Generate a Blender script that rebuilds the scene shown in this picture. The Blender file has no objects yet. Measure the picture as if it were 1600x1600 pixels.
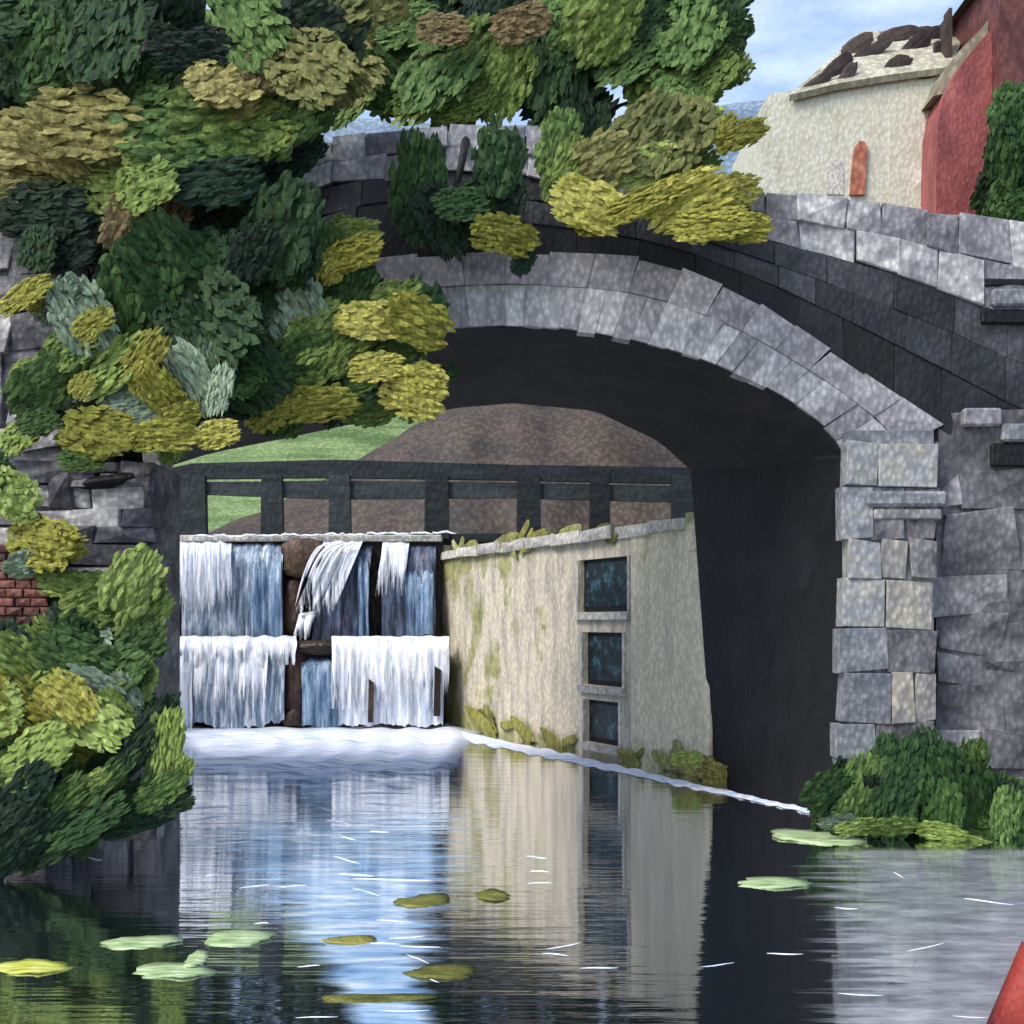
import bpy, bmesh, math, random
from mathutils import Vector, Matrix, noise
R = random.Random(7)
scene = bpy.context.scene
COL = scene.collection

# ------------------------------------------------------------------ camera
EYE, F, HOR = 2.6, 2000.0, 973.0          # eye height over the water, focal length and horizon in photo pixels
cam_d = bpy.data.cameras.new('camera'); cam = bpy.data.objects.new('camera', cam_d); COL.objects.link(cam)
cam.location = (0, 0, EYE); cam.rotation_euler = (math.radians(90), 0, 0)
cam_d.sensor_width = 36; cam_d.lens = 45; cam_d.shift_y = (HOR - 800) / 1600
cam_d.clip_end = 3000; cam_d.clip_start = 0.1
scene.camera = cam

# ------------------------------------------------------------------ light
SUN = Vector((-0.52, -0.42, 0.74)).normalized()
world = bpy.data.worlds.new('World'); scene.world = world; world.use_nodes = True
wn, wl = world.node_tree.nodes, world.node_tree.links
bg = wn['Background']
sky = wn.new('ShaderNodeTexSky'); sky.sky_type = 'NISHITA'; sky.sun_disc = False
sky.sun_elevation = math.asin(SUN.z); sky.sun_rotation = math.atan2(SUN.x, SUN.y)
sky.air_density = 1.0; sky.dust_density = 1.2; sky.ozone_density = 1.5
wc = wn.new('ShaderNodeTexCoord'); wm = wn.new('ShaderNodeMapping'); wm.inputs['Scale'].default_value = (1.6, 1.6, 4.5)
wz = wn.new('ShaderNodeTexNoise'); wz.inputs['Scale'].default_value = 2.6; wz.inputs['Detail'].default_value = 7; wz.inputs['Roughness'].default_value = .62
wr = wn.new('ShaderNodeValToRGB'); wr.color_ramp.elements[0].position = .50; wr.color_ramp.elements[1].position = .80
wr.color_ramp.elements[0].color = (.07, .07, .07, 1)
wr.color_ramp.elements[1].color = (.55, .55, .55, 1)
wx = wn.new('ShaderNodeMix'); wx.data_type = 'RGBA'; wx.inputs['B'].default_value = (7.2, 7.6, 8.2, 1)
wl.new(wc.outputs['Generated'], wm.inputs['Vector']); wl.new(wm.outputs[0], wz.inputs['Vector'])
wl.new(wz.outputs[0], wr.inputs[0]); wl.new(wr.outputs[0], wx.inputs['Factor']); wl.new(sky.outputs[0], wx.inputs['A'])
wl.new(wx.outputs['Result'], bg.inputs[0]); bg.inputs[1].default_value = 0.105
sl = bpy.data.lights.new('sun', 'SUN'); sl.energy = 1.5; sl.angle = math.radians(24); sl.color = (1, .965, .9)
sun = bpy.data.objects.new('sun', sl); COL.objects.link(sun)
sun.rotation_euler = (-SUN).to_track_quat('-Z', 'Y').to_euler()
scene.view_settings.view_transform = 'Standard'; scene.view_settings.look = 'None'
scene.view_settings.gamma = 1; scene.view_settings.use_curve_mapping = False
scene.view_settings.exposure = 1.28
scene.cycles.max_bounces = 5; scene.cycles.diffuse_bounces = 3

# ------------------------------------------------------------------ helpers
def P(u, v, Y):                                   # the point seen at photo pixel (u, v) at depth Y
    return Vector(((u - 800) * Y / F, Y, EYE + (HOR - v) * Y / F))
def W(u, v, z=0.0):                               # the point of the level z seen at (u, v)
    return P(u, v, (EYE - z) * F / (v - HOR))
def on_plane(u, v, p0, n):
    d = Vector(((u - 800) / F, 1, (HOR - v) / F)); o = Vector((0, 0, EYE))
    return o + d * ((p0 - o).dot(n) / d.dot(n))
def lin(c):
    return tuple((x / 255 / 12.92) if x < 10.3 else ((x / 255 + .055) / 1.055) ** 2.4 for x in c)
def interp(pts, x):
    if x <= pts[0][0]: return pts[0][1]
    for (a, b), (c, d) in zip(pts, pts[1:]):
        if x <= c: return b + (d - b) * (x - a) / (c - a)
    return pts[-1][1]
def tag(o, label=None, cat=None, group=None, kind=None):
    if label: o['label'] = label
    if cat: o['category'] = cat
    if group: o['group'] = group
    if kind: o['kind'] = kind
    return o
def link(name, me, mat=None, parent=None):
    o = bpy.data.objects.new(name, me); COL.objects.link(o)
    if mat is not None and not me.materials: me.materials.append(mat)
    if parent is not None:
        o.parent = parent
        o.matrix_parent_inverse = Matrix.Translation(-parent.location)
    return o
def empty(name, loc, label, cat, group=None):
    o = bpy.data.objects.new(name, None); COL.objects.link(o); o.location = loc; o.empty_display_size = .3
    return tag(o, label, cat, group)
def mesh(name, verts, faces, mat, parent=None, smooth=False):
    me = bpy.data.meshes.new(name); me.from_pydata([tuple(v) for v in verts], [], faces); me.update()
    bm = bmesh.new(); bm.from_mesh(me); bmesh.ops.recalc_face_normals(bm, faces=bm.faces); bm.to_mesh(me); bm.free()
    if smooth: me.polygons.foreach_set('use_smooth', [True] * len(me.polygons))
    return link(name, me, mat, parent)
def prism(name, front, back, mat, parent=None):   # solid between two matching outlines
    n = len(front)
    f = [tuple(range(n)), tuple(range(2 * n - 1, n - 1, -1))] + [(i, (i + 1) % n, n + (i + 1) % n, n + i) for i in range(n)]
    return mesh(name, list(front) + list(back), f, mat, parent)
def slab(name, outline, Y, depth, mat, parent=None):   # outline in photo pixels standing at depth Y
    fr = [P(u, v, Y) for u, v in outline]
    return prism(name, fr, [p + Vector((0, depth, 0)) for p in fr], mat, parent)
def box(name, lo, hi, mat, parent=None, bev=0.0):
    bm = bmesh.new(); bmesh.ops.create_cube(bm, size=1)
    for v in bm.verts: v.co = Vector(lo[i] + (v.co[i] + .5) * (hi[i] - lo[i]) for i in range(3)) if False else Vector([lo[i] + (v.co[i] + .5) * (hi[i] - lo[i]) for i in range(3)])
    if bev: bmesh.ops.bevel(bm, geom=bm.edges[:], offset=bev, segments=1, affect='EDGES')
    me = bpy.data.meshes.new(name); bm.to_mesh(me); bm.free()
    return link(name, me, mat, parent)
def stone(name, quad, out, mat, parent, proud=.05, depth=.3, cham=.035, jit=.02):   # one dressed stone: chamfered block on a quad
    c = sum(quad, Vector()) / 4
    q = [p + Vector([R.uniform(-jit, jit) for _ in range(3)]) for p in quad]
    pr = proud * R.uniform(.5, 1.5)
    q1 = []
    for p in q:
        d = (c - p); L = d.length
        q1.append(p + d * min(.3, cham / max(L, .01)) + out * (pr + R.uniform(-.25, .25) * proud))
    q0 = [p + out * (pr - cham * .8) for p in q]; qb = [p - out * depth for p in q]
    cc = sum(q1, Vector()) / 4 + out * R.uniform(0, proud * .6)
    v = q1 + q0 + qb + [cc]
    f = [(i, (i + 1) % 4, 12) for i in range(4)]
    for i in range(4):
        j = (i + 1) % 4
        f += [(i, j, 4 + j, 4 + i), (4 + i, 4 + j, 8 + j, 8 + i)]
    f.append((11, 10, 9, 8))
    return mesh(name, v, f, mat, parent)

# ------------------------------------------------------------------ materials
class NT:
    def __init__(s, name):
        s.m = bpy.data.materials.new(name); s.m.use_nodes = True
        s.n, s.l = s.m.node_tree.nodes, s.m.node_tree.links
        s.b = s.n['Principled BSDF']
    def add(s, t, **kw):
        x = s.n.new(t)
        for k, v in kw.items(): setattr(x, k, v)
        return x
    def noise(s, vec, scale, detail=4, rough=.6):
        x = s.add('ShaderNodeTexNoise'); x.inputs['Scale'].default_value = scale
        x.inputs['Detail'].default_value = detail; x.inputs['Roughness'].default_value = rough
        s.l.new(vec, x.inputs['Vector']); return x.outputs['Fac']
    def map(s, vec, sc, rot=(0, 0, 0)):
        x = s.add('ShaderNodeMapping'); x.inputs['Scale'].default_value = sc; x.inputs['Rotation'].default_value = rot
        s.l.new(vec, x.inputs['Vector']); return x.outputs[0]
    def ramp(s, fac, stops):
        x = s.add('ShaderNodeValToRGB'); e = x.color_ramp.elements
        while len(e) < len(stops): e.new(.5)
        for k, (p, c) in zip(e, stops): k.position = p; k.color = (*c, 1)
        s.l.new(fac, x.inputs[0]); return x.outputs[0]
    def mix(s, fac, a, b, mode='MIX'):
        x = s.add('ShaderNodeMix', data_type='RGBA', blend_type=mode)
        for k, v in (('Factor', fac), ('A', a), ('B', b)):
            if isinstance(v, (int, float)): x.inputs[k].default_value = v
            elif isinstance(v, tuple): x.inputs[k].default_value = (*v[:3], 1)
            else: s.l.new(v, x.inputs[k])
        return x.outputs['Result']
    def math(s, op, a, b=0.0):
        x = s.add('ShaderNodeMath', operation=op)
        for i, v in enumerate((a, b)):
            if isinstance(v, (int, float)): x.inputs[i].default_value = v
            else: s.l.new(v, x.inputs[i])
        return x.outputs[0]
    def bump(s, h, strength, dist):
        x = s.add('ShaderNodeBump'); x.inputs['Strength'].default_value = strength; x.inputs['Distance'].default_value = dist
        s.l.new(h, x.inputs['Height']); s.l.new(x.outputs[0], s.b.inputs['Normal'])
GAIN = 0.80
def painted(name, cols, stroke=(1, 1, 1), rot=(0, 0, 0), scale=1.5, grain=12.0, rough=.6, relief=.5, vary=.35, coord='world', speck=.5, dist=.03):
    """Rough hand-finished surface: broken colour in strokes plus a fine knobbly relief."""
    t = NT(name)
    if coord == 'world': pos = t.add('ShaderNodeNewGeometry').outputs['Position']
    else: pos = t.add('ShaderNodeTexCoord').outputs['Object']
    info = t.add('ShaderNodeObjectInfo').outputs['Random']
    st = t.noise(t.map(pos, stroke, rot), scale, 6, .65)
    off = t.math('MULTIPLY', t.math('SUBTRACT', info, .5), .30)
    fac = t.math('ADD', st, off)
    n = len(cols); cl = [tuple(x * GAIN for x in lin((min(255, c[0] * 1.02), c[1] * 1.005, c[2] * .95))) for c in cols]
    col = t.ramp(fac, [(.30 + .40 * i / max(1, n - 1), c) for i, c in enumerate(cl)])
    vo = t.add('ShaderNodeTexVoronoi', feature='SMOOTH_F1'); vo.inputs['Scale'].default_value = grain; vo.inputs['Smoothness'].default_value = .6
    t.l.new(t.map(pos, (1.25, 1.25, .8), (0, math.radians(28), 0)), vo.inputs['Vector'])
    k = t.math('MULTIPLY', vo.outputs['Distance'], 1.0)
    dark = t.ramp(k, [(.15, (1 + speck * .45,) * 3), (.62, (1 - speck * .55,) * 3)])
    col = t.mix(1.0, col, dark, 'MULTIPLY')
    val = t.math('ADD', t.math('MULTIPLY', info, vary), 1 - vary / 2)
    hs = t.add('ShaderNodeHueSaturation'); t.l.new(col, hs.inputs['Color']); t.l.new(val, hs.inputs['Value'])
    t.l.new(hs.outputs[0], t.b.inputs['Base Color'])
    t.b.inputs['Roughness'].default_value = rough; t.b.inputs['Specular IOR Level'].default_value = .32
    h = t.math('ADD', t.math('MULTIPLY', k, -1.0), t.math('MULTIPLY', st, 1.6))
    t.bump(h, relief, dist)
    return t.m
def leaf_mat(name, cols, vary=.35):
    t = NT(name)
    pos = t.add('ShaderNodeTexCoord').outputs['Object']
    info = t.add('ShaderNodeObjectInfo').outputs['Random']
    add = t.add('ShaderNodeVectorMath', operation='ADD'); cmb = t.add('ShaderNodeCombineXYZ')
    sc = t.math('MULTIPLY', info, 37.0)
    for i in range(3): t.l.new(sc, cmb.inputs[i])
    t.l.new(pos, add.inputs[0]); t.l.new(cmb.outputs[0], add.inputs[1]); p = add.outputs[0]
    st = t.noise(t.map(p, (1.1, 9, 3)), 1.6, 6, .7)          # bristly streaks along the leaf cluster
    isl = t.add('ShaderNodeNewGeometry').outputs['Random Per Island']
    fac = t.math('ADD', t.math('ADD', st, t.math('MULTIPLY', t.math('SUBTRACT', info, .5), .25)), t.math('MULTIPLY', t.math('SUBTRACT', isl, .5), .15))
    cl = [tuple(x * GAIN for x in lin((c[0] * 1.04, c[1] * 1.0, c[2] * .96))) for c in cols]
    col = t.ramp(fac, [(.32 + .36 * i / max(1, len(cl) - 1), c) for i, c in enumerate(cl)])
    wp = t.add('ShaderNodeNewGeometry').outputs['Position']
    vo = t.add('ShaderNodeTexVoronoi', feature='SMOOTH_F1'); vo.inputs['Scale'].default_value = 13; vo.inputs['Smoothness'].default_value = .5
    t.l.new(t.map(wp, (1.25, 1.25, .8), (0, math.radians(28), 0)), vo.inputs['Vector'])
    dark = t.ramp(vo.outputs['Distance'], [(.15, (1.22,) * 3), (.62, (.72,) * 3)])
    col = t.mix(1.0, col, dark, 'MULTIPLY')
    val = t.math('ADD', t.math('MULTIPLY', info, vary), 1 - vary / 2)
    hs = t.add('ShaderNodeHueSaturation'); t.l.new(col, hs.inputs['Color']); t.l.new(val, hs.inputs['Value'])
    t.l.new(hs.outputs[0], t.b.inputs['Base Color']); t.b.inputs['Roughness'].default_value = .65; t.b.inputs['Specular IOR Level'].default_value = .22
    h = t.math('ADD', t.math('MULTIPLY', vo.outputs['Distance'], -.8), t.math('MULTIPLY', st, 2.2))
    t.bump(h, .55, .035)
    return t.m

M = {}
M['ring'] = painted('ring_stone', [(140, 139, 150), (168, 168, 179), (184, 184, 195), (202, 204, 214)], (2.2, 2.2, .8), scale=1.8, grain=12, vary=.08)
M['hood'] = painted('hood_stone', [(126, 124, 136), (154, 152, 164), (176, 174, 186)], (.8, .8, 2.2), scale=1.6, grain=12, vary=.10)
M['coping'] = painted('coping_stone', [(112, 111, 124), (146, 145, 158), (176, 176, 187), (222, 222, 230)], (1, 1, 1.2), scale=2.2, grain=11, vary=.20)
M['slate'] = painted('dark_slate_stone', [(36, 38, 46), (52, 54, 62), (76, 77, 86)], (.8, .8, 1), (0, .5, 0), scale=1.1, grain=12, vary=.22)
M['black'] = painted('black_stone', [(22, 22, 26), (30, 30, 36), (44, 44, 52)], (1, 1, 1), scale=1.6, grain=11, vary=.2, rough=.75, speck=.3)  # black tone for the course next to the ring and the core
M['soffit'] = painted('dark_vault_stone', [(16, 16, 20), (24, 25, 29), (34, 36, 40), (50, 46, 46)], (.6, .6, 2.2), scale=1.6, grain=11, vary=.2, rough=.8, speck=.3)  # vault much darker than the ring stone
M['abut'] = painted('dark_abutment_stone', [(12, 12, 16), (22, 22, 27), (36, 36, 42)], (1, 1, .6), scale=2.0, grain=11, vary=.2, rough=.75)  # inner faces near black, darker than the pier
M['pier'] = painted('pier_stone', [(86, 84, 94), (126, 124, 134), (152, 150, 154), (176, 172, 164)], (1.6, 1.6, 1), scale=1.8, grain=12, vary=.25)
M['quoin'] = painted('pale_quoin_stone', [(118, 124, 138), (150, 154, 166), (170, 168, 164)], (1, 1, 1.6), scale=2.4, grain=12, vary=.25)
M['wing'] = painted('wing_wall_stone', [(84, 82, 92), (112, 110, 120), (138, 136, 146), (180, 178, 188)], (1, 1, 1.4), (0, .5, 0), scale=1.3, grain=11, vary=.18)
M['leftst'] = painted('left_wall_stone', [(66, 66, 76), (106, 104, 116), (146, 144, 156), (206, 204, 212)], (1, 1, 2.4), (0, -.2, 0), scale=1.5, grain=11, vary=.25)
M['slot'] = painted('black_gap', [(10, 10, 12), (18, 18, 22)], scale=2, grain=12, vary=.1, speck=.2)
M['plaster'] = painted('pale_plaster', [(184, 177, 170), (216, 208, 196), (230, 220, 200), (242, 233, 212)], (2.6, 2.6, .6), scale=1.3, grain=10, vary=0, relief=.5, speck=.3)
M['cream'] = painted('cream_plaster', [(222, 216, 198), (244, 236, 214), (255, 250, 232)], (2.6, 2.6, .6), scale=1.4, grain=10, vary=.06, relief=.5, speck=.3)
M['trim'] = painted('pale_trim', [(176, 176, 180), (204, 202, 202), (220, 218, 216)], (1, 1, 1), scale=2, grain=10, vary=.1)
def add_moss(m):                                   # moss grown over the far end, the top and the foot of the wall
    t = NT.__new__(NT); t.m = m; t.n, t.l = m.node_tree.nodes, m.node_tree.links; t.b = t.n['Principled BSDF']
    src = t.b.inputs['Base Color'].links[0].from_socket; pos = t.add('ShaderNodeNewGeometry').outputs['Position']
    sep = t.add('ShaderNodeSeparateXYZ'); t.l.new(pos, sep.inputs[0])
    def rng(x, a, b, c, d):
        q = t.add('ShaderNodeMapRange')
        for k, v in enumerate((a, b, c, d)): q.inputs[k + 1].default_value = v
        t.l.new(x, q.inputs[0]); return q.outputs[0]
    far_ = rng(sep.outputs['Y'], 25.5, 32.0, 0, .22); top = rng(sep.outputs['Z'], 3.6, 4.4, 0, .20); foot = rng(sep.outputs['Z'], .6, 0, 0, .20)
    nz = t.noise(t.map(pos, (1, 1, .8)), 1.15, 5, .6)
    f = t.math('ADD', nz, t.math('ADD', far_, t.math('MAXIMUM', top, foot)))
    k = t.ramp(f, [(.66, (0, 0, 0)), (.76, (.85, .85, .85))])
    mc = t.ramp(t.noise(pos, 3.2, 4), [(.35, tuple(x * GAIN for x in lin((116, 120, 58)))), (.65, tuple(x * GAIN for x in lin((174, 172, 104))))])
    t.l.new(t.mix(k, src, mc), t.b.inputs['Base Color'])
add_moss(M['plaster'])
M['moss'] = painted('moss', [(92, 96, 40), (134, 134, 62), (160, 158, 88)], (1, 1, 1), scale=3, grain=10, vary=.3)
M['mossp'] = painted('pale_moss', [(120, 124, 74), (160, 160, 96), (190, 190, 140)], (1, 1, 1), scale=3, grain=10, vary=.3)
M['weir'] = painted('weir_rock', [(32, 22, 20), (54, 40, 36), (92, 72, 60)], (1, 1, .7), scale=2.2, grain=7, vary=.3, rough=.4)
M['rock'] = painted('brown_rock', [(58, 44, 36), (100, 80, 66), (146, 120, 98)], (1, 1, 1), scale=2.0, grain=7, vary=.3)
M['rail'] = painted('dark_rail_timber', [(30, 36, 42), (42, 50, 56), (58, 66, 70)], (.5, 1, 3), scale=1.6, grain=7, vary=.25, rough=.6, speck=.35)
M['mound'] = painted('brown_earth', [(48, 45, 47), (68, 61, 60), (88, 77, 69)], (1, 1, 1), scale=.5, grain=5.2, vary=0, speck=.7)
M['meadow'] = painted('meadow_grass', [(62, 86, 52), (90, 118, 72), (134, 158, 108)], (.25, .25, 2), (0, -.22, 0), scale=.9, grain=5.2, vary=0, speck=.45)
M['ground'] = painted('ground_earth', [(58, 60, 44), (74, 78, 50), (92, 90, 66)], scale=.6, grain=5, vary=0)
M['cottage'] = painted('cottage_render', [(204, 200, 186), (222, 223, 216), (216, 213, 202), (242, 243, 242)], (1.6, 1.6, .7), scale=.9, grain=8, vary=0, speck=.25)
M['roofpale'] = painted('pale_roof', [(140, 136, 122), (170, 166, 150), (196, 194, 182)], (1, 1, 1), scale=.9, grain=5.2, vary=0)
M['tile'] = painted('brown_tile', [(44, 34, 34), (62, 50, 48), (82, 68, 64)], (1, 1, 1), scale=2, grain=6, vary=.2, speck=.3)
M['redwall'] = painted('red_render', [(138, 72, 76), (164, 90, 92), (190, 116, 114)], (1.6, 1.6, .6), scale=1.0, grain=8, vary=.05, speck=.3)
M['redbrick'] = painted('dark_red_brick', [(92, 52, 54), (112, 66, 66), (130, 80, 78)], (1, 1, 1), scale=1.4, grain=5.2, vary=.1)
M['brick'] = painted('old_red_brick', [(86, 54, 54), (118, 70, 64), (140, 92, 84)], (1, 1, 1), scale=3, grain=12, vary=.45)
M['orange'] = painted('orange_door_paint', [(168, 100, 80), (198, 126, 102), (212, 168, 148)], (1, 1, .6), scale=2, grain=5.2, vary=0)
M['hill'] = painted('haze_blue_hill', [(84, 104, 132), (108, 130, 160), (140, 160, 186)], (.02, .02, .06), scale=1.0, grain=.5, vary=0)  # blue of distance haze painted as the hill's colour
M['bark'] = painted('bark', [(26, 24, 28), (44, 40, 44), (64, 56, 56)], (2, 2, .4), scale=2, grain=10, vary=.2)
M['boat'] = painted('red_boat_paint', [(118, 38, 36), (150, 54, 48), (172, 78, 66)], (1, 1, 1), scale=2, grain=26, vary=0, rough=.4, speck=.25, dist=.008)
M['boatin'] = painted('boat_timber', [(84, 62, 46), (118, 90, 66)], (1, 4, 4), scale=2, grain=26, vary=.2, dist=.008)

LC = dict(
    bl=[(14, 34, 26), (24, 50, 36), (38, 66, 46)],
    dk=[(20, 42, 30), (36, 62, 38), (52, 80, 44)],
    fo=[(32, 62, 36), (50, 84, 44), (72, 106, 52)],
    md=[(54, 86, 46), (82, 116, 58), (110, 142, 78)],
    lg=[(92, 122, 58), (126, 154, 74), (158, 180, 104)],
    ol=[(90, 104, 56), (122, 128, 72), (144, 146, 92)],
    kh=[(118, 122, 66), (152, 150, 86), (172, 168, 110)],
    yl=[(126, 132, 48), (160, 164, 68), (190, 190, 102)],
    sg=[(100, 130, 110), (134, 162, 138), (164, 188, 162)],
    br=[(96, 92, 60), (128, 116, 80), (146, 128, 92)])
for k, c in LC.items(): M[k] = leaf_mat('leaf_' + k, c)

# ------------------------------------------------------------------ leaf clumps
def clump_mesh(seed, ragged=.10):               # a flat overlapping spray of narrow blades with ragged tips
    r = random.Random(seed); nx, ny = 10, 15
    p = r.uniform(2.0, 3.0); verts = []
    def wob(): 
        o, q = [0], 0
        for _ in range(ny): q = q * .45 + r.uniform(-1, 1); o.append(q)
        return o[1:]
    t1, t2, rid = wob(), wob(), [r.uniform(-1, 1) for _ in range(ny)]
    ben, tap, skew = r.uniform(-.2, .2), r.uniform(-.25, .25), r.uniform(-.25, .25)
    for side in (1, -1):
        for j in range(ny):
            b = -1 + 2 * j / (ny - 1); half = max(0, 1 - abs(b) ** p) ** (1 / p) * .90 + .08
            lo = .5 + .13 * noise.noise(Vector((b * 1.4, seed, 0))); hi = .5 + .13 * noise.noise(Vector((b * 1.4, seed, 9)))
            x1 = hi * half + ragged * .42 * t1[j]; x0 = -lo * half + ragged * .26 * t2[j]
            for i in range(nx):
                a = i / (nx - 1); x = x0 + (x1 - x0) * a
                y = .5 * b * (1 + tap * x * 2) + ben * (x * x * 2 - .3) + .03 * noise.noise(Vector((x * 3, b * 3, seed)))
                e = min(1, 7 * a * (1 - a)) ** .5 * max(0, 1 - b ** 8) ** .5
                cup = -.16 * (x * x + y * y - .2)
                z = e * (.035 + .016 * rid[j] + .03 * noise.noise(Vector((x * 2.0, y * 7, seed + 5)))) + cup
                verts.append((x + skew * y * .5, y, z if side > 0 else -.012 * e + cup))
    f = []
    n = nx * ny
    for s in (0, 1):
        for j in range(ny - 1):
            for i in range(nx - 1):
                q = (s * n + j * nx + i, s * n + j * nx + i + 1, s * n + (j + 1) * nx + i + 1, s * n + (j + 1) * nx + i)
                f.append(q if s == 0 else q[::-1])
    edge = list(range(nx)) + [j * nx + nx - 1 for j in range(1, ny)] + [(ny - 1) * nx + i for i in range(nx - 2, -1, -1)] + [j * nx for j in range(ny - 2, 0, -1)]
    for a, b in zip(edge, edge[1:] + edge[:1]): f.append((b, a, n + a, n + b))
    return verts, f
def leafy_mesh(seed):                               # a soft core with many small leaves brushed over it and past its edge
    v0, f0 = clump_mesh(seed, .10); v = [(x * .90, y * .88, z - .02) for x, y, z in v0]; f = list(f0); r = random.Random(seed + 100)
    for k in range(160):
        a = r.uniform(0, 2 * math.pi); q = math.sqrt(r.random()) if k < 100 else r.uniform(.82, 1.06)
        x, y = .5 * q * math.copysign(abs(math.cos(a)) ** .8, math.cos(a)), .5 * q * math.copysign(abs(math.sin(a)) ** .8, math.sin(a))
        d = Vector((math.cos(t_ := r.gauss(0, .5) + (math.pi if r.random() < .3 else 0)), math.sin(t_), r.uniform(-.2, .3))).normalized()
        L = r.uniform(.12, .24); wv = d.cross(Vector((r.uniform(-.35, .35), r.uniform(-.35, .35), 1))).normalized() * L * r.uniform(.20, .34)
        c = Vector((x, y, r.uniform(.01, .09) - .16 * (x * x + y * y - .2))); n_ = d.cross(wv).normalized(); n_ = n_ if n_.z > 0 else -n_
        b = len(v); v += [tuple(c - d * L * .5), tuple(c + wv - d * L * .12), tuple(c + wv * .8 + d * L * .22), tuple(c + d * L * .5), tuple(c - wv * .8 + d * L * .22), tuple(c - wv - d * L * .12), tuple(c + n_ * L * .06)]
        f += [(b, b + 6, b + 2, b + 1), (b + 6, b + 3, b + 2), (b, b + 5, b + 4, b + 6), (b + 6, b + 4, b + 3)]
    return v, f
CL = [leafy_mesh(s) for s in range(10)]
CS = [clump_mesh(s, .08) for s in range(8)]
_cm = {}
def clump_data(k, mat):
    key = (k, mat); src = CS[k - 100] if k >= 100 else CL[k]
    if key not in _cm:
        me = bpy.data.meshes.new('leaf_clump'); me.from_pydata(src[0], [], src[1]); me.update()
        me.polygons.foreach_set('use_smooth', [True] * len(me.polygons)); me.materials.append(M[mat]); _cm[key] = me
    return _cm[key]
def clump(parent, u, v, L, Wd, ang, col, Y, tilt=.35, name='leaf_clump', thick=1.0, loc=None, normal=None):
    k = R.randrange(len(CL)) if name == 'leaf_clump' else 100 + R.randrange(len(CS)); o = bpy.data.objects.new(name, clump_data(k, col)); COL.objects.link(o)
    s = Y / F
    n = Vector((0, -1, 0)) if normal is None else normal
    base = n.to_track_quat('Z', 'Y').to_matrix()
    # x axis to the right of the picture, y up, z towards the viewer
    up = Vector((0, 0, 1)); xx = up.cross(n).normalized(); yy = n.cross(xx)
    base = Matrix((xx, yy, n)).transposed()
    rot = base @ Matrix.Rotation(R.uniform(-tilt, tilt), 3, 'X') @ Matrix.Rotation(R.uniform(-tilt, tilt), 3, 'Y') @ Matrix.Rotation(math.radians(ang), 3, 'Z')
    if R.random() < .5 and normal is None: rot = rot @ Matrix.Rotation(math.pi, 3, 'Z')
    p = P(u, v, Y) if loc is None else loc
    mw = Matrix.Translation(p) @ rot.to_4x4() @ Matrix.Diagonal((L * s, Wd * s, (L + Wd) * .5 * s * thick, 1))
    o.parent = parent; o.matrix_parent_inverse = Matrix.Translation(-parent.location); o.matrix_basis = mw
    return o
def dabs(parent, Y, rows, jit=.35, grow=1.02, sat=1):
    for d in rows:
        u, v, L, w, a, c = d[:6]; y = d[6] if len(d) > 6 else Y
        yy = y + R.uniform(-jit, jit) * .5
        clump(parent, u, v, L * grow, w * grow, a, c, yy)
        if L > 84:                                  # smaller sprays of the same leaves behind it
            for _ in range(sat):
                an = R.uniform(0, 6.28); q = R.uniform(.48, .66)
                clump(parent, u + L * .34 * math.cos(an), v + w * .42 * math.sin(an), L * q, w * q * 1.1, a + R.uniform(-35, 35), c, yy + R.uniform(.04, .16))
def scatter(parent, n, box_, Y, size, cols, ang=(20, 80), dy=.6, keep=None):
    k = 0
    for _ in range(n * 6):
        if k >= n: break
        u = R.uniform(box_[0], box_[2]); v = R.uniform(box_[1], box_[3])
        if keep and not keep(u, v): continue
        L = R.uniform(*size)
        clump(parent, u, v, L, L * R.uniform(.55, .85), R.uniform(*ang), R.choice(cols), Y + R.uniform(-dy, dy)); k += 1
def trunk(parent, pts, mat=None, name='trunk'):
    verts, f = [], []; ns = 10
    for i, (p, r) in enumerate(pts):
        for k in range(ns):
            a = 2 * math.pi * k / ns; rr = r * (1 + .12 * math.sin(3 * a + i))
            verts.append(p + Vector((math.cos(a) * rr, math.sin(a) * rr, 0)))
    for i in range(len(pts) - 1):
        for k in range(ns): f.append((i * ns + k, i * ns + (k + 1) % ns, (i + 1) * ns + (k + 1) % ns, (i + 1) * ns + k))
    f += [tuple(range(ns)), tuple(range(len(verts) - 1, len(verts) - 1 - ns, -1))]
    return mesh(name, verts, f, mat or M['bark'], parent, True)

# ------------------------------------------------------------------ the setting
YB, YF = 17.2, 21.5                               # near and far face of the bridge
YW = 32.4                                         # the weir
WA = W(1112, 1216); WB = Vector((-1.80, YW + .3, 0))     # foot of the pale lock wall, near and far end
WD = (WB - WA); WL = WD.length; WD = WD.normalized(); WNRM = Vector((WD.y, -WD.x, 0))
if WNRM.x > 0: WNRM = -WNRM

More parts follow.
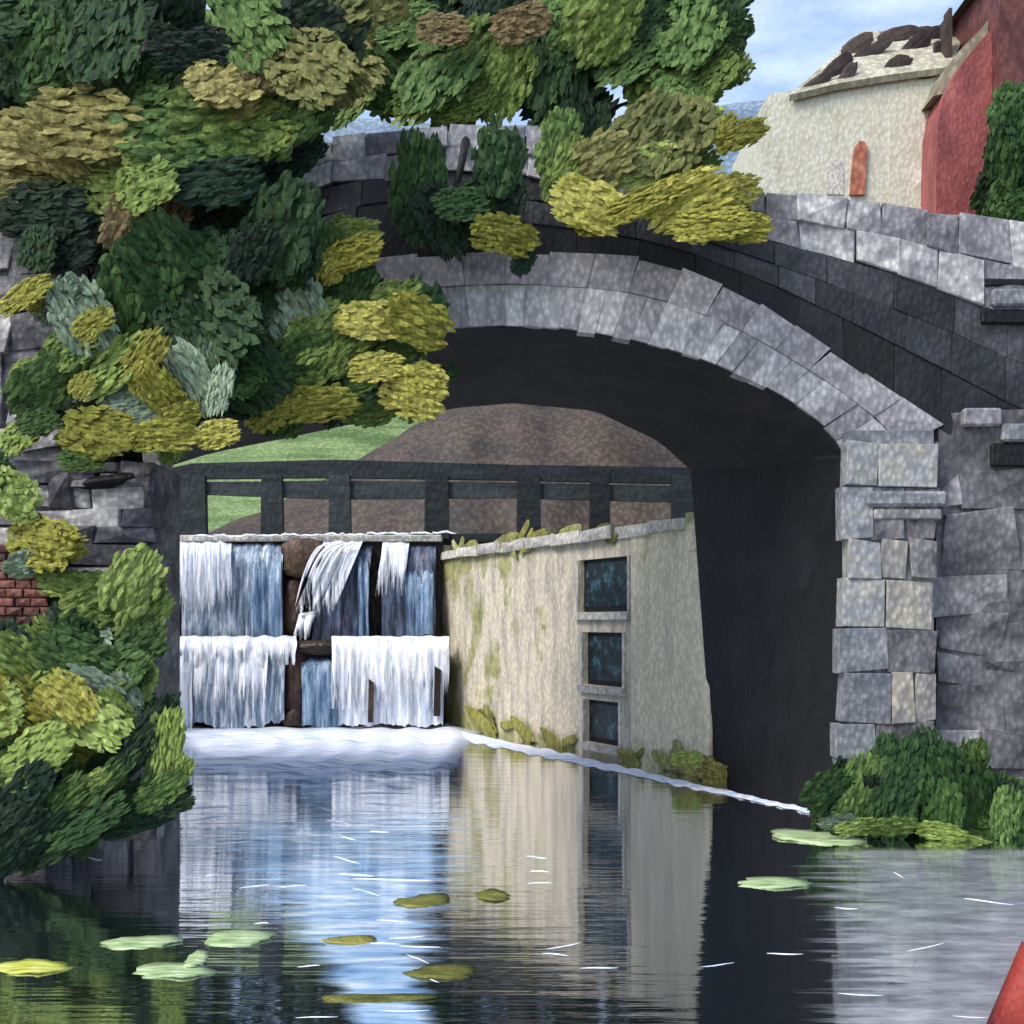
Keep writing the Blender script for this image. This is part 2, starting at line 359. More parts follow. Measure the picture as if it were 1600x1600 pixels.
def ground_z(x, y):
    def sm(a, b, t): t = max(0, min(1, (t - a) / (b - a))); return t * t * (3 - 2 * t)
    if y < YB + .25:
        zl = -1.5 + 3.2 * sm(-6.2, -10, x); zr = -1.5 + 3.2 * sm(6.6, 10, x); return max(zl, zr) + 2.4 * sm(10, 24, abs(x))
    if y < YW + .6:
        t = (y - YF) / (WB.y - YF); xr = 5.4 if y < YF + 2 else WA.x + (WB.x - WA.x) * max(0, min(1, t)) + 1.0
        if (-6.6 if y < YF + .5 else -10.4) < x < xr: return -1.5
        return 4.2 + (7.0 * sm(24, 37, y) * sm(7, 14, x))
    return 4.2 + 7.0 * sm(24, 37, y) * sm(6, 13, x) + 3 * sm(60, 200, y)
xs = [-600, -300, -120, -60, -30, -18, -12, -10.41, -10.39, -9, -8, -7.2, -6.2, -6.61, -6.59, -5.4] + [-5 + .5 * i for i in range(23)] + [6.6, 7.2, 8, 9, 10, 11, 12, 13, 14, 16, 20, 30, 60, 120, 300, 600]
ys = [-80, -20, 0, 8, 12, 15, YB + .24, YB + .26, 19, YF + .49, YF + .51] + [23 + i for i in range(10)] + [YW + .59, YW + .61, 34, 35, 36, 37, 40, 50, 60, 90, 140, 200, 400, 900]
gv = [(x, y, ground_z(x, y)) for y in ys for x in xs]; nx = len(xs)
gf = [(j * nx + i, j * nx + i + 1, (j + 1) * nx + i + 1, (j + 1) * nx + i) for j in range(len(ys) - 1) for i in range(nx - 1)]
tag(mesh('ground', gv, gf, M['ground']), kind='structure')

# water: dark and glossy, drawn out into ripples across the view
t = NT('river_water')
pos = t.add('ShaderNodeNewGeometry').outputs['Position']
r1 = t.noise(t.map(pos, (.30, 1.5, 1)), 1.3, 3, .5); r2 = t.noise(t.map(pos, (.7, 5, 1)), 1.6, 3, .5)
t.b.inputs['Roughness'].default_value = .08; t.b.inputs['IOR'].default_value = 1.33
# pale blue streak in the water colour, narrowing away from the fall
sep = t.add('ShaderNodeSeparateXYZ'); t.l.new(pos, sep.inputs[0])
cx_ = t.math('ADD', t.math('MULTIPLY', sep.outputs['Y'], -.185), .75)
dev = t.math('ABSOLUTE', t.math('SUBTRACT', sep.outputs['X'], cx_)); wid = t.math('MAXIMUM', t.math('MULTIPLY', t.math('SUBTRACT', sep.outputs['Y'], 7.6), .172), .25)
st_ = t.noise(t.map(pos, (.35, 3.2, 1)), 1.5, 6, .65)
blue_d = t.math('ADD', t.math('DIVIDE', dev, wid), t.math('MULTIPLY', t.math('SUBTRACT', st_, .5), 2.4))
mr2 = t.add('ShaderNodeMapRange'); t.l.new(blue_d, mr2.inputs[0])
for i_, x_ in ((1, .70), (2, 1.35), (3, .92), (4, 0)): mr2.inputs[i_].default_value = x_
pale_f = mr2.outputs[0]
blue = t.ramp(t.noise(t.map(pos, (.5, 2.6, 1)), 2.2, 6, .7), [(.34, lin((104, 146, 188))), (.47, lin((150, 188, 224))), (.57, lin((196, 218, 240))), (.66, lin((238, 244, 250)))])
# grey reflection of pier and wing wall, painted into the water colour
grey_d = t.math('SUBTRACT', t.math('SUBTRACT', sep.outputs['X'], t.math('MULTIPLY', sep.outputs['Y'], .235)), .25)
grey_d = t.math('MINIMUM', t.math('ADD', t.math('MULTIPLY', grey_d, 1.6), t.math('MULTIPLY', t.math('SUBTRACT', st_, .5), 4.0)), t.math('MULTIPLY', t.math('SUBTRACT', 14.7, sep.outputs['Y']), 2.0))
mr3 = t.add('ShaderNodeMapRange'); t.l.new(grey_d, mr3.inputs[0])
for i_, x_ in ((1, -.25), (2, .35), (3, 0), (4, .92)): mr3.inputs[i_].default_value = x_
grey_refl = t.ramp(t.noise(t.map(pos, (1, 2.2, 1)), 1.6, 6, .7), [(.34, lin((112, 114, 120))), (.5, lin((148, 150, 156))), (.66, lin((184, 186, 190)))])
t.l.new(t.mix(mr3.outputs[0], t.mix(pale_f, (.010, .014, .017), blue), grey_refl), t.b.inputs['Base Color']); pale_f = t.math('MAXIMUM', pale_f, mr3.outputs[0])
t.bump(t.math('ADD', r1, t.math('MULTIPLY', r2, .55)), .125, .05)
gl = t.add('ShaderNodeBsdfGlossy'); gl.inputs['Roughness'].default_value = .03; gl.inputs['Color'].default_value = (.96, .97, 1, 1)
bnode = [n for n in t.n if n.bl_idname == 'ShaderNodeBump'][0]; t.l.new(bnode.outputs[0], gl.inputs['Normal'])
mx = t.add('ShaderNodeMixShader'); lw_ = t.add('ShaderNodeLayerWeight'); mr = t.add('ShaderNodeMapRange'); t.l.new(lw_.outputs['Facing'], mr.inputs[0])
for i_, x_ in ((1, .68), (2, .90), (3, .48), (4, .97)): mr.inputs[i_].default_value = x_
t.l.new(t.math('MULTIPLY', mr.outputs[0], t.math('SUBTRACT', 1.0, t.math('MULTIPLY', pale_f, .75))), mx.inputs[0])
t.l.new(t.b.outputs[0], mx.inputs[1]); t.l.new(gl.outputs[0], mx.inputs[2]); t.l.new(mx.outputs[0], t.n['Material Output'].inputs[0])
M['water'] = t.m
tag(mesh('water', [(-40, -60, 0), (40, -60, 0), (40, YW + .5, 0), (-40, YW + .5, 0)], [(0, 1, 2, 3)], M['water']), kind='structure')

# brown earth mound and the sunny meadow behind the weir
sil = [(250, 868), (330, 832), (480, 768), (600, 694), (700, 640), (800, 622), (950, 624), (1050, 672), (1200, 720), (1500, 790)]
mv, mf = [], []
us = [200 + 26 * i for i in range(52)]
for j in range(9):
    a = j / 8
    for u in us:
        top = P(u, interp(sil, u), 45); z = 3.4 + (top.z - 3.4) * math.sin(a * math.pi / 2) ** 1.0
        y = 37 + 8 * a + .5 * noise.noise(Vector((u * .02, a * 3, 1)))
        mv.append((top.x * y / 45, y, z + .12 * noise.noise(Vector((u * .03, a * 5, 4)))))
n = len(us)
mf = [(j * n + i, j * n + i + 1, (j + 1) * n + i + 1, (j + 1) * n + i) for j in range(8) for i in range(n - 1)]
tag(mesh('hill', mv, mf, M['mound'], smooth=True), kind='structure')
mv = []
for j in range(9):
    a = j / 8
    for i in range(24):
        x = -26 + 22.5 * i / 23; y = 47 + 14 * a
        mv.append((x, y, 4.0 + 10.5 * a + .35 * noise.noise(Vector((x * .3, y * .3, 2)))))
tag(mesh('meadow', mv, [(j * 24 + i, j * 24 + i + 1, (j + 1) * 24 + i + 1, (j + 1) * 24 + i) for j in range(8) for i in range(23)], M['meadow'], smooth=True), kind='structure')
r_ = random.Random(5); mv, mf = [], []
for k in range(5200):                              # leaf mass added unseen behind the mound, blocks sky from the reflections
    x = r_.uniform(-34, 16); y = 62 + r_.uniform(-1, 5); top = 25 + 5 * noise.noise(Vector((x * .12, 3, 0))) + 2 * noise.noise(Vector((x * .5, 8, 0)))
    c = Vector((x, y, 8 + (top - 8) * r_.random() ** .8)); d = Vector([r_.gauss(0, 1) for _ in range(3)]).normalized(); e = d.cross(Vector([r_.gauss(0, 1) for _ in range(3)])).normalized()
    L = r_.uniform(.6, 1.2); b = len(mv); mv += [c - d * L, c + e * L * .5, c + d * L, c - e * L * .5]; mf.append((b, b + 1, b + 2, b + 3))
tag(mesh('sky_block_wood', mv, mf, M['fo']), 'dark green leaf mass added unseen behind the brown mound to darken the reflections', 'wood', kind='stuff')
# distant hill, the blue of far haze put into its colour
mv = []
for i in range(41):
    u = 500 + 30 * i; v = 150 + 46 * abs(math.sin((u - 1240) * .0035)) + 8 * noise.noise(Vector((u * .01, 0, 3)))
    if u > 1240: v = 150 + (u - 1240) * .15
    p = P(u, v, 420); mv += [p, Vector((p.x, p.y - 90, p.z * .45)), Vector((p.x, p.y - 160, 2))]
tag(mesh('distant_hill', mv, [f for i in range(40) for f in ((3 * i, 3 * i + 3, 3 * i + 4, 3 * i + 1), (3 * i + 1, 3 * i + 4, 3 * i + 5, 3 * i + 2))], M['hill'], smooth=True), kind='structure')

# ------------------------------------------------------------------ the arch bridge
OUT = Vector((0, -1, 0))
bridge = empty('stone_bridge', (0, YB, 0), 'grey humpbacked stone arch bridge with a dark vault and a pale ring of stones', 'bridge')
CU, HALF, SPR, RISE = 790, 540, 738, 228
def inner(tt):                                     # tt in -1..1 -> pixel on the intrados
    return CU + HALF * tt, SPR - RISE * max(0, 1 - abs(tt) ** 1.8) ** (1 / 1.7)
OUTP = [(0, 394), (190, 402), (290, 428), (390, 478), (490, 545), (590, 612), (690, 676), (720, 700)]
def arc_sample(fn, n):                             # equal steps along a pixel curve
    pts = [fn(i / 400) for i in range(401)]; d = [0]
    for a, b in zip(pts, pts[1:]): d.append(d[-1] + math.hypot(a[0] - b[0], a[1] - b[1]))
    out = []
    for k in range(n + 1):
        s = d[-1] * k / n
        for i in range(400):
            if d[i + 1] >= s - 1e-9:
                q = (s - d[i]) / max(1e-9, d[i + 1] - d[i]); a, b = pts[i], pts[i + 1]
                out.append((a[0] + (b[0] - a[0]) * q, a[1] + (b[1] - a[1]) * q)); break
    return out
NV = 44
half_in = arc_sample(lambda s: inner(s), NV // 2)
half_out = arc_sample(lambda s: (810 + 672 * s, interp(OUTP, 672 * s)), NV // 2)
ins = [(2 * CU - u, v) for u, v in half_in[:0:-1]] + half_in
def radial(p):                                     # joints run out from a centre below the arch
    dx, dy = p[0] - CU, p[1] - 1010; L = math.hypot(dx, dy); dx /= L; dy /= L; k = 20
    while p[1] + dy * k > interp(OUTP, abs(p[0] + dx * k - 800)) and k < 220: k += 1
    return p[0] + dx * k, p[1] + dy * k
outs = [radial(p) for p in ins]
def lerp2(a, b, q): return (a[0] + (b[0] - a[0]) * q, a[1] + (b[1] - a[1]) * q)
for i in range(NV):
    q = .56
    ja = R.uniform(-2, 2)
    a, b = (ins[i][0], ins[i][1] + ja), (ins[i + 1][0], ins[i + 1][1] + ja)
    quad = [P(*p, YB) for p in (a, b, lerp2(ins[i + 1], outs[i + 1], q), lerp2(ins[i], outs[i], q))]
    stone('voussoir', quad, OUT, M['ring'], bridge, proud=.03, depth=.5, cham=.008, jit=.004)
for i in range(0, NV, 2):
    q = .565
    jo = R.uniform(-4, 4)
    quad = [P(*p, YB) for p in (lerp2(ins[i], outs[i], q), lerp2(ins[i + 2], outs[i + 2], q), (outs[i + 2][0], outs[i + 2][1] + jo), (outs[i][0], outs[i][1] + jo))]
    # long stones follow the curve: split the sagging side at its middle
    stone('hood_stone', quad, OUT, M['hood'], bridge, proud=.05, depth=.5, cham=.008, jit=.004)

CTOP = [(-500, 400), (0, 366), (290, 300), (420, 250), (500, 224), (600, 206), (750, 197), (850, 204), (1000, 240), (1190, 300), (1400, 326), (1600, 350), (2100, 400)]
CBOT = [(-500, 520), (0, 470), (200, 420), (420, 330), (520, 288), (700, 270), (850, 280), (1000, 326), (1190, 376), (1330, 408), (1470, 452), (1600, 500), (2100, 640)]
# parapet stones in two courses
for row in range(2):
    u = -420
    while u < 2000:
        w = R.uniform(62, 100) if row else R.uniform(50, 84)
        def lv(uu, q): return interp(CTOP, uu) + (interp(CBOT, uu) - interp(CTOP, uu)) * q
        q0, q1 = (0, .5) if row == 0 else (.5, 1.0)
        ja, jb = R.uniform(-3, 3), R.uniform(-4, 4)
        quad = [P(u, lv(u, q1) + jb, YB), P(u + w, lv(u + w, q1) + jb, YB), P(u + w, lv(u + w, q0) + ja, YB), P(u, lv(u, q0) + ja, YB)]
        stone('coping_stone' if row == 0 else 'parapet_stone', quad, OUT, M['coping'], bridge, proud=.08 if row == 0 else .06, depth=.55, cham=.02, jit=.03)
        u += w
# dark bands of slate-like stone between ring and parapet, blackest next to the ring
def outer_v(u):
    du = abs(u - 800)
    return interp(OUTP, du) if du < 700 else 690 + (du - 700) * .55
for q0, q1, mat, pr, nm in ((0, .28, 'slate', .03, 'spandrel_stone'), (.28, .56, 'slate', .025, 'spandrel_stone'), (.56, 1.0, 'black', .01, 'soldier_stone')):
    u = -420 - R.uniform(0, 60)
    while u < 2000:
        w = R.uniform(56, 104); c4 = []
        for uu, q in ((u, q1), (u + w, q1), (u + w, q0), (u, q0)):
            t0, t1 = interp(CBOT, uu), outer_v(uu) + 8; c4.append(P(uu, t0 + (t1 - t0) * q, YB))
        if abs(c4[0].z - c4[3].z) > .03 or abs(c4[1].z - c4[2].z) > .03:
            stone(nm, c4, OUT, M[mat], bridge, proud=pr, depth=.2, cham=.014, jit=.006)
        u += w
# core of the bridge above the vault, vault and abutment faces
FAR = [(212, 800), (222, 742), (330, 708), (450, 684), (640, 644), (800, 630), (930, 642), (1030, 690), (1085, 740), (1108, 792)]
fd = [0]
for a, b in zip(FAR, FAR[1:]): fd.append(fd[-1] + math.hypot(a[0] - b[0], a[1] - b[1]))
def far_pt(q):
    s = q * fd[-1]
    for i in range(len(FAR) - 1):
        if fd[i + 1] >= s: return lerp2(FAR[i], FAR[i + 1], (s - fd[i]) / (fd[i + 1] - fd[i]))
    return FAR[-1]
near = [(250, 1400), (250, 900)] + ins + [(1328, 900), (1310, 1400)]
nn = len(near)
far = []
for i, p in enumerate(near):
    if i < 2: far.append((212, (1400, 900)[i]))
    elif i >= nn - 2: far.append((1110, (900, 1400)[i - nn + 2]))
    else: far.append(far_pt((i - 2) / (nn - 5)))
rows = []
for s in range(9):
    a = s / 8; e = a
    row = []
    for p, q in zip(near, far):
        A, B = P(*p, YB + .02), P(*q, YF); x = A.lerp(B, a)
        x += Vector((0, 0, 1)) * (.035 * noise.noise(Vector((x.x * 1.6, x.y * 1.6, x.z))) if 0 < s < 8 else 0)
        row.append(x)
    rows.append(row)
vault = [p for r in rows for p in r]
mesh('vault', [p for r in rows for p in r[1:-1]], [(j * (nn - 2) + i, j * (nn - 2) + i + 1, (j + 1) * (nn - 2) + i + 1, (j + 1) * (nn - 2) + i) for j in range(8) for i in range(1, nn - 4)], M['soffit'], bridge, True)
for nm, sl_ in (('abutment_face', (0, 3)), ('abutment_face', (nn - 3, nn))):
    sub = [r[sl_[0]:sl_[1]] for r in rows]; v_ = []; f_ = []; ny_ = 13
    for r in sub:
        for j in range(ny_):
            q = j / (ny_ - 1) * (len(r) - 1); i = min(int(q), len(r) - 2); x = r[i].lerp(r[i + 1], q - i)
            v_.append(x + Vector((.05 * noise.noise(x * 1.3), 0, 0)))
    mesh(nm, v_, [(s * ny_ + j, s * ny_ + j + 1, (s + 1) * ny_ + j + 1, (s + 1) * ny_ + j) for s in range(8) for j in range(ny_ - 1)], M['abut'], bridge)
# solid core (front 5 cm behind the stones)
def zin(X, pts, Y):                                # lower edge height of the arch at X, or below ground outside it
    q = [(P(*p, Y).x, P(*p, Y).z) for p in pts]
    if X <= q[0][0] or X >= q[-1][0]: return -1.6
    return interp(q, X)
cx = sorted(set([-20 + .5 * i for i in range(81)] + [P(*p, YB).x + d for p in (ins[0], ins[-1]) for d in (-.01, .01)]))
v_, f_ = [], []
for X in cx:
    u = 800 + X * F / YB; top = P(u, interp(CTOP, u) + 6, YB).z
    zn = zin(X, ins, YB) + .02; xf = X - 1.0
    zf = zin(xf, [far_pt(i / 40) for i in range(41)], YF) + .02
    v_ += [(X, YB + .05, zn), (X, YB + .05, top - .02), (X, YB + .6, top - .02), (X, YB + .6, top - .9), (xf, YF - .6, top - .9), (xf, YF - .6, top - .02), (xf, YF, top - .02), (xf, YF, zf)]
for i in range(len(cx) - 1):
    for k in range(8): f_.append((8 * i + k, 8 * i + (k + 1) % 8, 8 * (i + 1) + (k + 1) % 8, 8 * (i + 1) + k))
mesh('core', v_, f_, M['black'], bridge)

# wing wall and pilaster on the right
def course_wall(parent, u0, u1, v0, v1, Y, hmin, hmax, wmin, wmax, mat, name='stone', proud=.06, left=None, slope=0, skip=None, jit=.035):
    v = v0; k = 0
    while v < v1:
        h = R.uniform(hmin, hmax); u = u0 - (R.uniform(0, wmin) if k % 2 and left is None else 0); k += 1
        while u < u1:
            w = min(R.uniform(wmin, wmax), u1 - u + .01)
            if not (skip and skip(u + w / 2, v + h / 2)):
                d = slope * (u - u0); d2 = slope * (u + w - u0)
                g = 1.2
                quad = [P(u + g, v + h - g + d, Y), P(u + w - g, v + h - g + d2, Y), P(u + w - g, v + g + d2, Y), P(u + g, v + g + d, Y)]
                stone(name, quad, OUT, M[mat(u, v) if callable(mat) else mat], parent, proud=proud, depth=.25, cham=.022, jit=jit)
            u += w
        v += h
wing = empty('wing_wall', (9, YB, 0), 'grey mottled stone wing wall to the right of the arch above the dark green bush', 'wall')
box('core', (P(1462, 0, YB).x, YB - .02, -1.5), (20, YB + .04, P(0, 690, YB).z), M['wing'], wing)
course_wall(wing, 1466, 1960, 640, 1330, YB - .02, 50, 96, 60, 140, 'wing', proud=.025, jit=.10)
for (a, b, c, d, m) in ((1545, 1660, 455, 482, 'quoin'), (1560, 1700, 664, 692, 'quoin'), (1500, 1560, 640, 668, 'coping')):
    box('ledge_stone', (P(a, 0, YB).x, YB - .16, P(0, d, YB).z), (P(b, 0, YB).x, YB, P(0, c, YB).z), M[m], wing, .03)
for (a, b, c, d) in ((1530, 1680, 486, 508), (1545, 1700, 694, 730), (1535, 1600, 438, 450)):
    box('dark_joint', (P(a, 0, YB).x, YB - .11, P(0, d, YB).z), (P(b, 0, YB).x, YB - .02, P(0, c, YB).z), M['slot'], wing, .02)
pil = empty('pilaster', (5.1, YB - .4, 0), 'pale edged stone pilaster carrying the right end of the arch ring', 'pillar')
YP = YB - .36
box('core', (P(1326, 0, YP).x, YP + .03, -1.5), (P(1460, 0, YP).x, YB - .03, P(0, 672, YP).z), M['quoin'], pil)
v = 690.0
while v < 1330:
    h = R.uniform(48, 84)
    e = R.uniform(-7, 3)
    u0 = 1322 - max(0, (v - 880) * .05) + e; um = R.uniform(1362, 1392); u1 = 1462 + R.uniform(-3, 5)
    mat2 = 'pier' if v > 760 else 'quoin'
    for a, b, m in ((u0, um, 'quoin'), (um, u1 if R.random() < .5 else (um + u1) / 2 + R.uniform(-8, 8), mat2), (0, u1, mat2)):  # left column paler: its lit edge put into the stone colour
        if a == 0: a = last_
        last_ = b
        if b - a < 4: continue
       
        stone('stone', [P(a + 1, v + h - 1, YP), P(b - 1, v + h - 1, YP), P(b - 1, v + 1, YP), P(a + 1, v + 1, YP)], OUT, M[m], pil, proud=.03, depth=.3, cham=.014, jit=.035)
    v += h
box('cap_stone', (P(1352, 0, YP).x, YP - .09, P(0, 792, YP).z), (P(1478, 0, YP).x, YP, P(0, 768, YP).z), M['quoin'], pil, .04)
box('dark_joint', (P(1364, 0, YP).x, YP - .06, P(0, 812, YP).z), (P(1470, 0, YP).x, YP, P(0, 796, YP).z), M['wing'], pil, .02)

# ------------------------------------------------------------------ left retaining wall
YL = 15.9
lw = empty('retaining_wall', (-6, YL, 0), 'weathered grey stone retaining wall with a black slot under the leaves left of the waterfall', 'wall')
box('core', (-18, YL + .04, -1.5), (P(238, 0, YL).x, YB + .02, P(0, 722, YL).z), M['leftst'], lw)
slot_rect = (118, 232, 738, 772)
course_wall(lw, -60, 246, 722, 1010, YL, 24, 44, 70, 150, 'leftst', proud=.08, skip=lambda u, v: 100 < u < 236 and 738 < v < 775)
course_wall(lw, -60, 246, 1010, 1320, YL, 40, 70, 70, 130, 'wing', proud=.06)
s = P(176, 752, YL)
bm = bmesh.new(); bmesh.ops.create_uvsphere(bm, u_segments=16, v_segments=8, radius=1)
for vv in bm.verts: vv.co = Vector((vv.co.x * .46, vv.co.y * .20, vv.co.z * .10 + vv.co.x * .06))
me = bpy.data.meshes.new('slot'); bm.to_mesh(me); bm.free(); o = link('slot', me, M['slot'], lw); o.matrix_basis = Matrix.Translation(s + Vector((0, .02, 0)))
course_wall(lw, 98, 240, 722, 742, YL, 18, 20, 50, 90, 'wing', proud=.10)
for a, b in ((78, 118), (226, 246)):
    stone('stone', [P(a, 800, YL), P(b, 800, YL), P(b, 735, YL), P(a, 735, YL)], OUT, M['leftst'], lw, proud=.14, depth=.3, cham=.06)
up = empty('upper_wall', (-8, YB, 5), 'grey lilac stone wall with white streaks at the left edge under the tree', 'wall')
box('core', (-18, YB - .22, P(0, 730, YB).z), (P(150, 0, YB).x, YB + .02, P(0, 372, YB).z), M['leftst'], up)
course_wall(up, -100, 168, 366, 724, YB - .22, 40, 76, 60, 130, 'leftst', proud=.06, slope=-.10, jit=.08)
bw = empty('brick_wall', (-5.9, 15, 0), 'low red brick wall half hidden by shrubs at the left edge', 'wall')
YBR = 15.2
box('footing', (-14, YBR + .01, -1.5), (P(70, 0, YBR).x, YBR + .55, P(0, 985, YBR).z - .01), M['leftst'], bw)
box('core', (-14, YBR + .02, P(0, 985, YBR).z), (P(66, 0, YBR).x, YBR + .5, P(0, 852, YBR).z), M['brick'], bw)
for r_ in range(9):
    for c_ in range(5):
        u = -40 + c_ * 26 + (13 if r_ % 2 else 0) - 14; v = 850 + r_ * 14
        if u > 66: continue
        stone('brick', [P(u + .8, v + 13.2, YBR), P(u + 25.2, v + 13.2, YBR), P(u + 25.2, v + .8, YBR), P(u + .8, v + .8, YBR)], OUT, M['brick'], bw, proud=.03, depth=.02, cham=.012, jit=.006)

# ------------------------------------------------------------------ pale lock wall with three windows
lock = empty('lock_house', tuple(WA), 'pale plastered waterside house wall with three dark windows one above another and moss', 'building')
def S(u, v=1100):                                 # distance along the wall of a pixel
    return (on_plane(u, v, WA, WNRM) - WA).dot(WD)
def Zw(u, v): return on_plane(u, v, WA, WNRM).z
def Wp(s, z, d=0): return WA + WD * s + Vector((0, 0, z)) + WNRM * d
ZT = 4.42
wins = []
for (ua, ub, va, vb) in ((906, 982, 872, 956), (912, 974, 988, 1072), (914, 968, 1095, 1163)):
    um = (ua + ub) / 2; wins.append((S(ub), S(ua), Zw(um, vb), Zw(um, va)))
sw0, sw1 = min(w[0] for w in wins), max(w[1] for w in wins)
ss = sorted(set([0, WL] + [x for w in wins for x in (w[0], w[1])])); zs = sorted(set([-1.5, ZT] + [x for w in wins for x in (w[2], w[3])]))
v_, f_, = [], []
for s_ in ss:
    for z_ in zs: v_.append(Wp(s_, z_))
nz = len(zs)
for i in range(len(ss) - 1):
    for j in range(nz - 1):
        sm_, zm = (ss[i] + ss[i + 1]) / 2, (zs[j] + zs[j + 1]) / 2
        if any(w[0] < sm_ < w[1] and w[2] < zm < w[3] for w in wins): continue
        f_.append((i * nz + j, (i + 1) * nz + j, (i + 1) * nz + j + 1, i * nz + j + 1))
b0 = len(v_)
for w in wins:                                     # reveals
    b = len(v_); c4 = [(w[0], w[2]), (w[1], w[2]), (w[1], w[3]), (w[0], w[3])]
    for d in (0, -.14):
        for a, c in c4: v_.append(Wp(a, c, d))
    f_ += [(b + i, b + (i + 1) % 4, b + 4 + (i + 1) % 4, b + 4 + i) for i in range(4)]
b = len(v_)
v_ += [Wp(0, -1.5), Wp(0, ZT), Wp(WL, ZT), Wp(WL, -1.5), Wp(0, -1.5, -1.6), Wp(0, ZT, -1.6), Wp(WL, ZT, -1.6), Wp(WL, -1.5, -1.6)]
f_ += [(b, b + 1, b + 5, b + 4), (b + 1, b + 2, b + 6, b + 5), (b + 2, b + 3, b + 7, b + 6), (b + 4, b + 5, b + 6, b + 7)]
mesh('wall', v_, f_, M['plaster'], lock)
def wall_slab(name, s0, s1, z0, z1, d0, d1, mat, parent=lock, skew=0):
    fr = [Wp(s0, z0, d1), Wp(s1, z0, d1), Wp(s1, z1, d1), Wp(s0, z1, d1)]; bk = [Wp(s0, z0, d0), Wp(s1, z0, d0), Wp(s1, z1, d0), Wp(s0, z1, d0)]
    return prism(name, fr, bk, M[mat], parent)
wall_slab('buttress', .02, sw0 - .14, -1.4, ZT - .02, -.2, .03, 'plaster')
wall_slab('corner_block', -.10, .62, ZT - .58, ZT + .06, -.3, .12, 'plaster')
for i in range(9):
    a = .66 + (WL - .66) * i / 9; bq = .66 + (WL - .66) * (i + 1) / 9
    stone('coping_stone', [Wp(a + .01, ZT - .22), Wp(bq - .01, ZT - .22), Wp(bq - .01, ZT + R.uniform(-.02, .06)), Wp(a + .01, ZT + R.uniform(-.02, .06))], WNRM, M['trim'], lock, proud=.10, depth=1.5, cham=.03)
t = NT('teal_glass'); pos = t.add('ShaderNodeNewGeometry').outputs['Position']
nz_ = t.noise(pos, 4.5, 4, .6)
t.l.new(t.ramp(nz_, [(.40, (.004, .006, .008)), (.54, (.008, .026, .032)), (.70, (.05, .14, .17))]), t.b.inputs['Base Color']); t.b.inputs['Roughness'].default_value = .35; t.b.inputs['Specular IOR Level'].default_value = .25
t.bump(t.noise(pos, 14, 2), .3, .02); M['glass'] = t.m
for i, w in enumerate(wins):
    fr = wall_slab('window', w[0], w[1], w[2], w[3], -.16, -.10, 'slot')
    sm_ = (w[0] + w[1]) / 2; g = .10
    pa = wall_slab('pane', w[0] + g, w[1] - g, w[2] + g, w[3] - g * .8, -.099, -.085, 'glass', fr)
    wall_slab('sill', w[0] - .10, w[1] + .12, w[2] - .15, w[2] - .01, -.05, .09, 'trim')
    wall_slab('jamb', w[0] - .10, w[0] - .005, w[2], w[3], -.05, .035, 'trim'); wall_slab('jamb', w[1] + .005, w[1] + .09, w[2], w[3], -.05, .035, 'trim')
for (u, v, L, w_, a, c) in (
        (790, 850, 90, 26, 8, 'mossp'), (840, 842, 90, 24, 8, 'moss'), (895, 834, 70, 26, 6, 'mossp'), (945, 832, 55, 26, 6, 'moss'), (740, 858, 60, 26, 5, 'mossp'),
        (755, 1128, 100, 28, -14, 'moss'), (820, 1140, 80, 24, -18, 'moss'), (868, 1160, 70, 26, -20, 'moss'), (1080, 1190, 70, 36, -15, 'mossp'), (1045, 1186, 60, 26, -8, 'mossp'), (985, 1182, 60, 20, -5, 'moss')):
    p = on_plane(u, v, WA, WNRM)
    for _ in range(2):
        u2, v2 = u + R.uniform(-.4, .4) * L, v + R.uniform(-.4, .4) * w_; p2 = on_plane(u2, v2, WA, WNRM)
        clump(lock, u2, v2, L * .7, w_ * .6, a + R.uniform(-40, 40), c, p2.y, tilt=.05, name='moss_patch', thick=.3, loc=p2 + WNRM * (.06 if u < 990 else .12), normal=WNRM)
    clump(lock, u, v, L / .8, w_, a, c, p.y, tilt=.05, name='moss_patch', thick=.35, loc=p + WNRM * (.08 if u < 990 else .14), normal=WNRM)

# ------------------------------------------------------------------ weir, waterfall
def water_mat(name, stops, scale=3.2, veil=False):
    t = NT(name); pos = t.add('ShaderNodeNewGeometry').outputs['Position']
    a = t.noise(t.map(pos, (3.2, 1.0, .38), (0, .05, 0)), scale, 6, .7)
    t.l.new(t.ramp(a, [(p, tuple(x * .92 for x in lin(c))) for p, c in stops]), t.b.inputs['Base Color'])
    if veil:                                        # thin water: the sheet breaks up towards its lower end
        sp = t.add('ShaderNodeSeparateXYZ'); t.l.new(t.add('ShaderNodeTexCoord').outputs['Generated'], sp.inputs[0])
        st2 = t.noise(t.map(pos, (4.2, 1.0, .30), (0, .05, 0)), scale, 4, .6)
        mr = t.add('ShaderNodeMapRange'); t.l.new(t.math('ADD', t.math('MULTIPLY', sp.outputs['Z'], 1.3), t.math('MULTIPLY', t.math('SUBTRACT', st2, .5), 2.6)), mr.inputs[0])
        for i_, x_ in ((1, .12), (2, .62), (3, 0), (4, 1)): mr.inputs[i_].default_value = x_
        t.l.new(mr.outputs[0], t.b.inputs['Alpha'])
    t.b.inputs['Roughness'].default_value = .35; t.bump(t.math('ADD', a, t.math('MULTIPLY', t.noise(pos, 9, 2), .4)), .7, .06)
    return t.m
M['wfwhite'] = water_mat('white_water', [(.28, (150, 168, 196)), (.40, (208, 216, 232)), (.52, (242, 244, 250)), (.75, (255, 255, 255))])
M['wflilac'] = water_mat('lilac_water', [(.28, (146, 164, 196)), (.40, (196, 208, 230)), (.54, (236, 240, 250))])
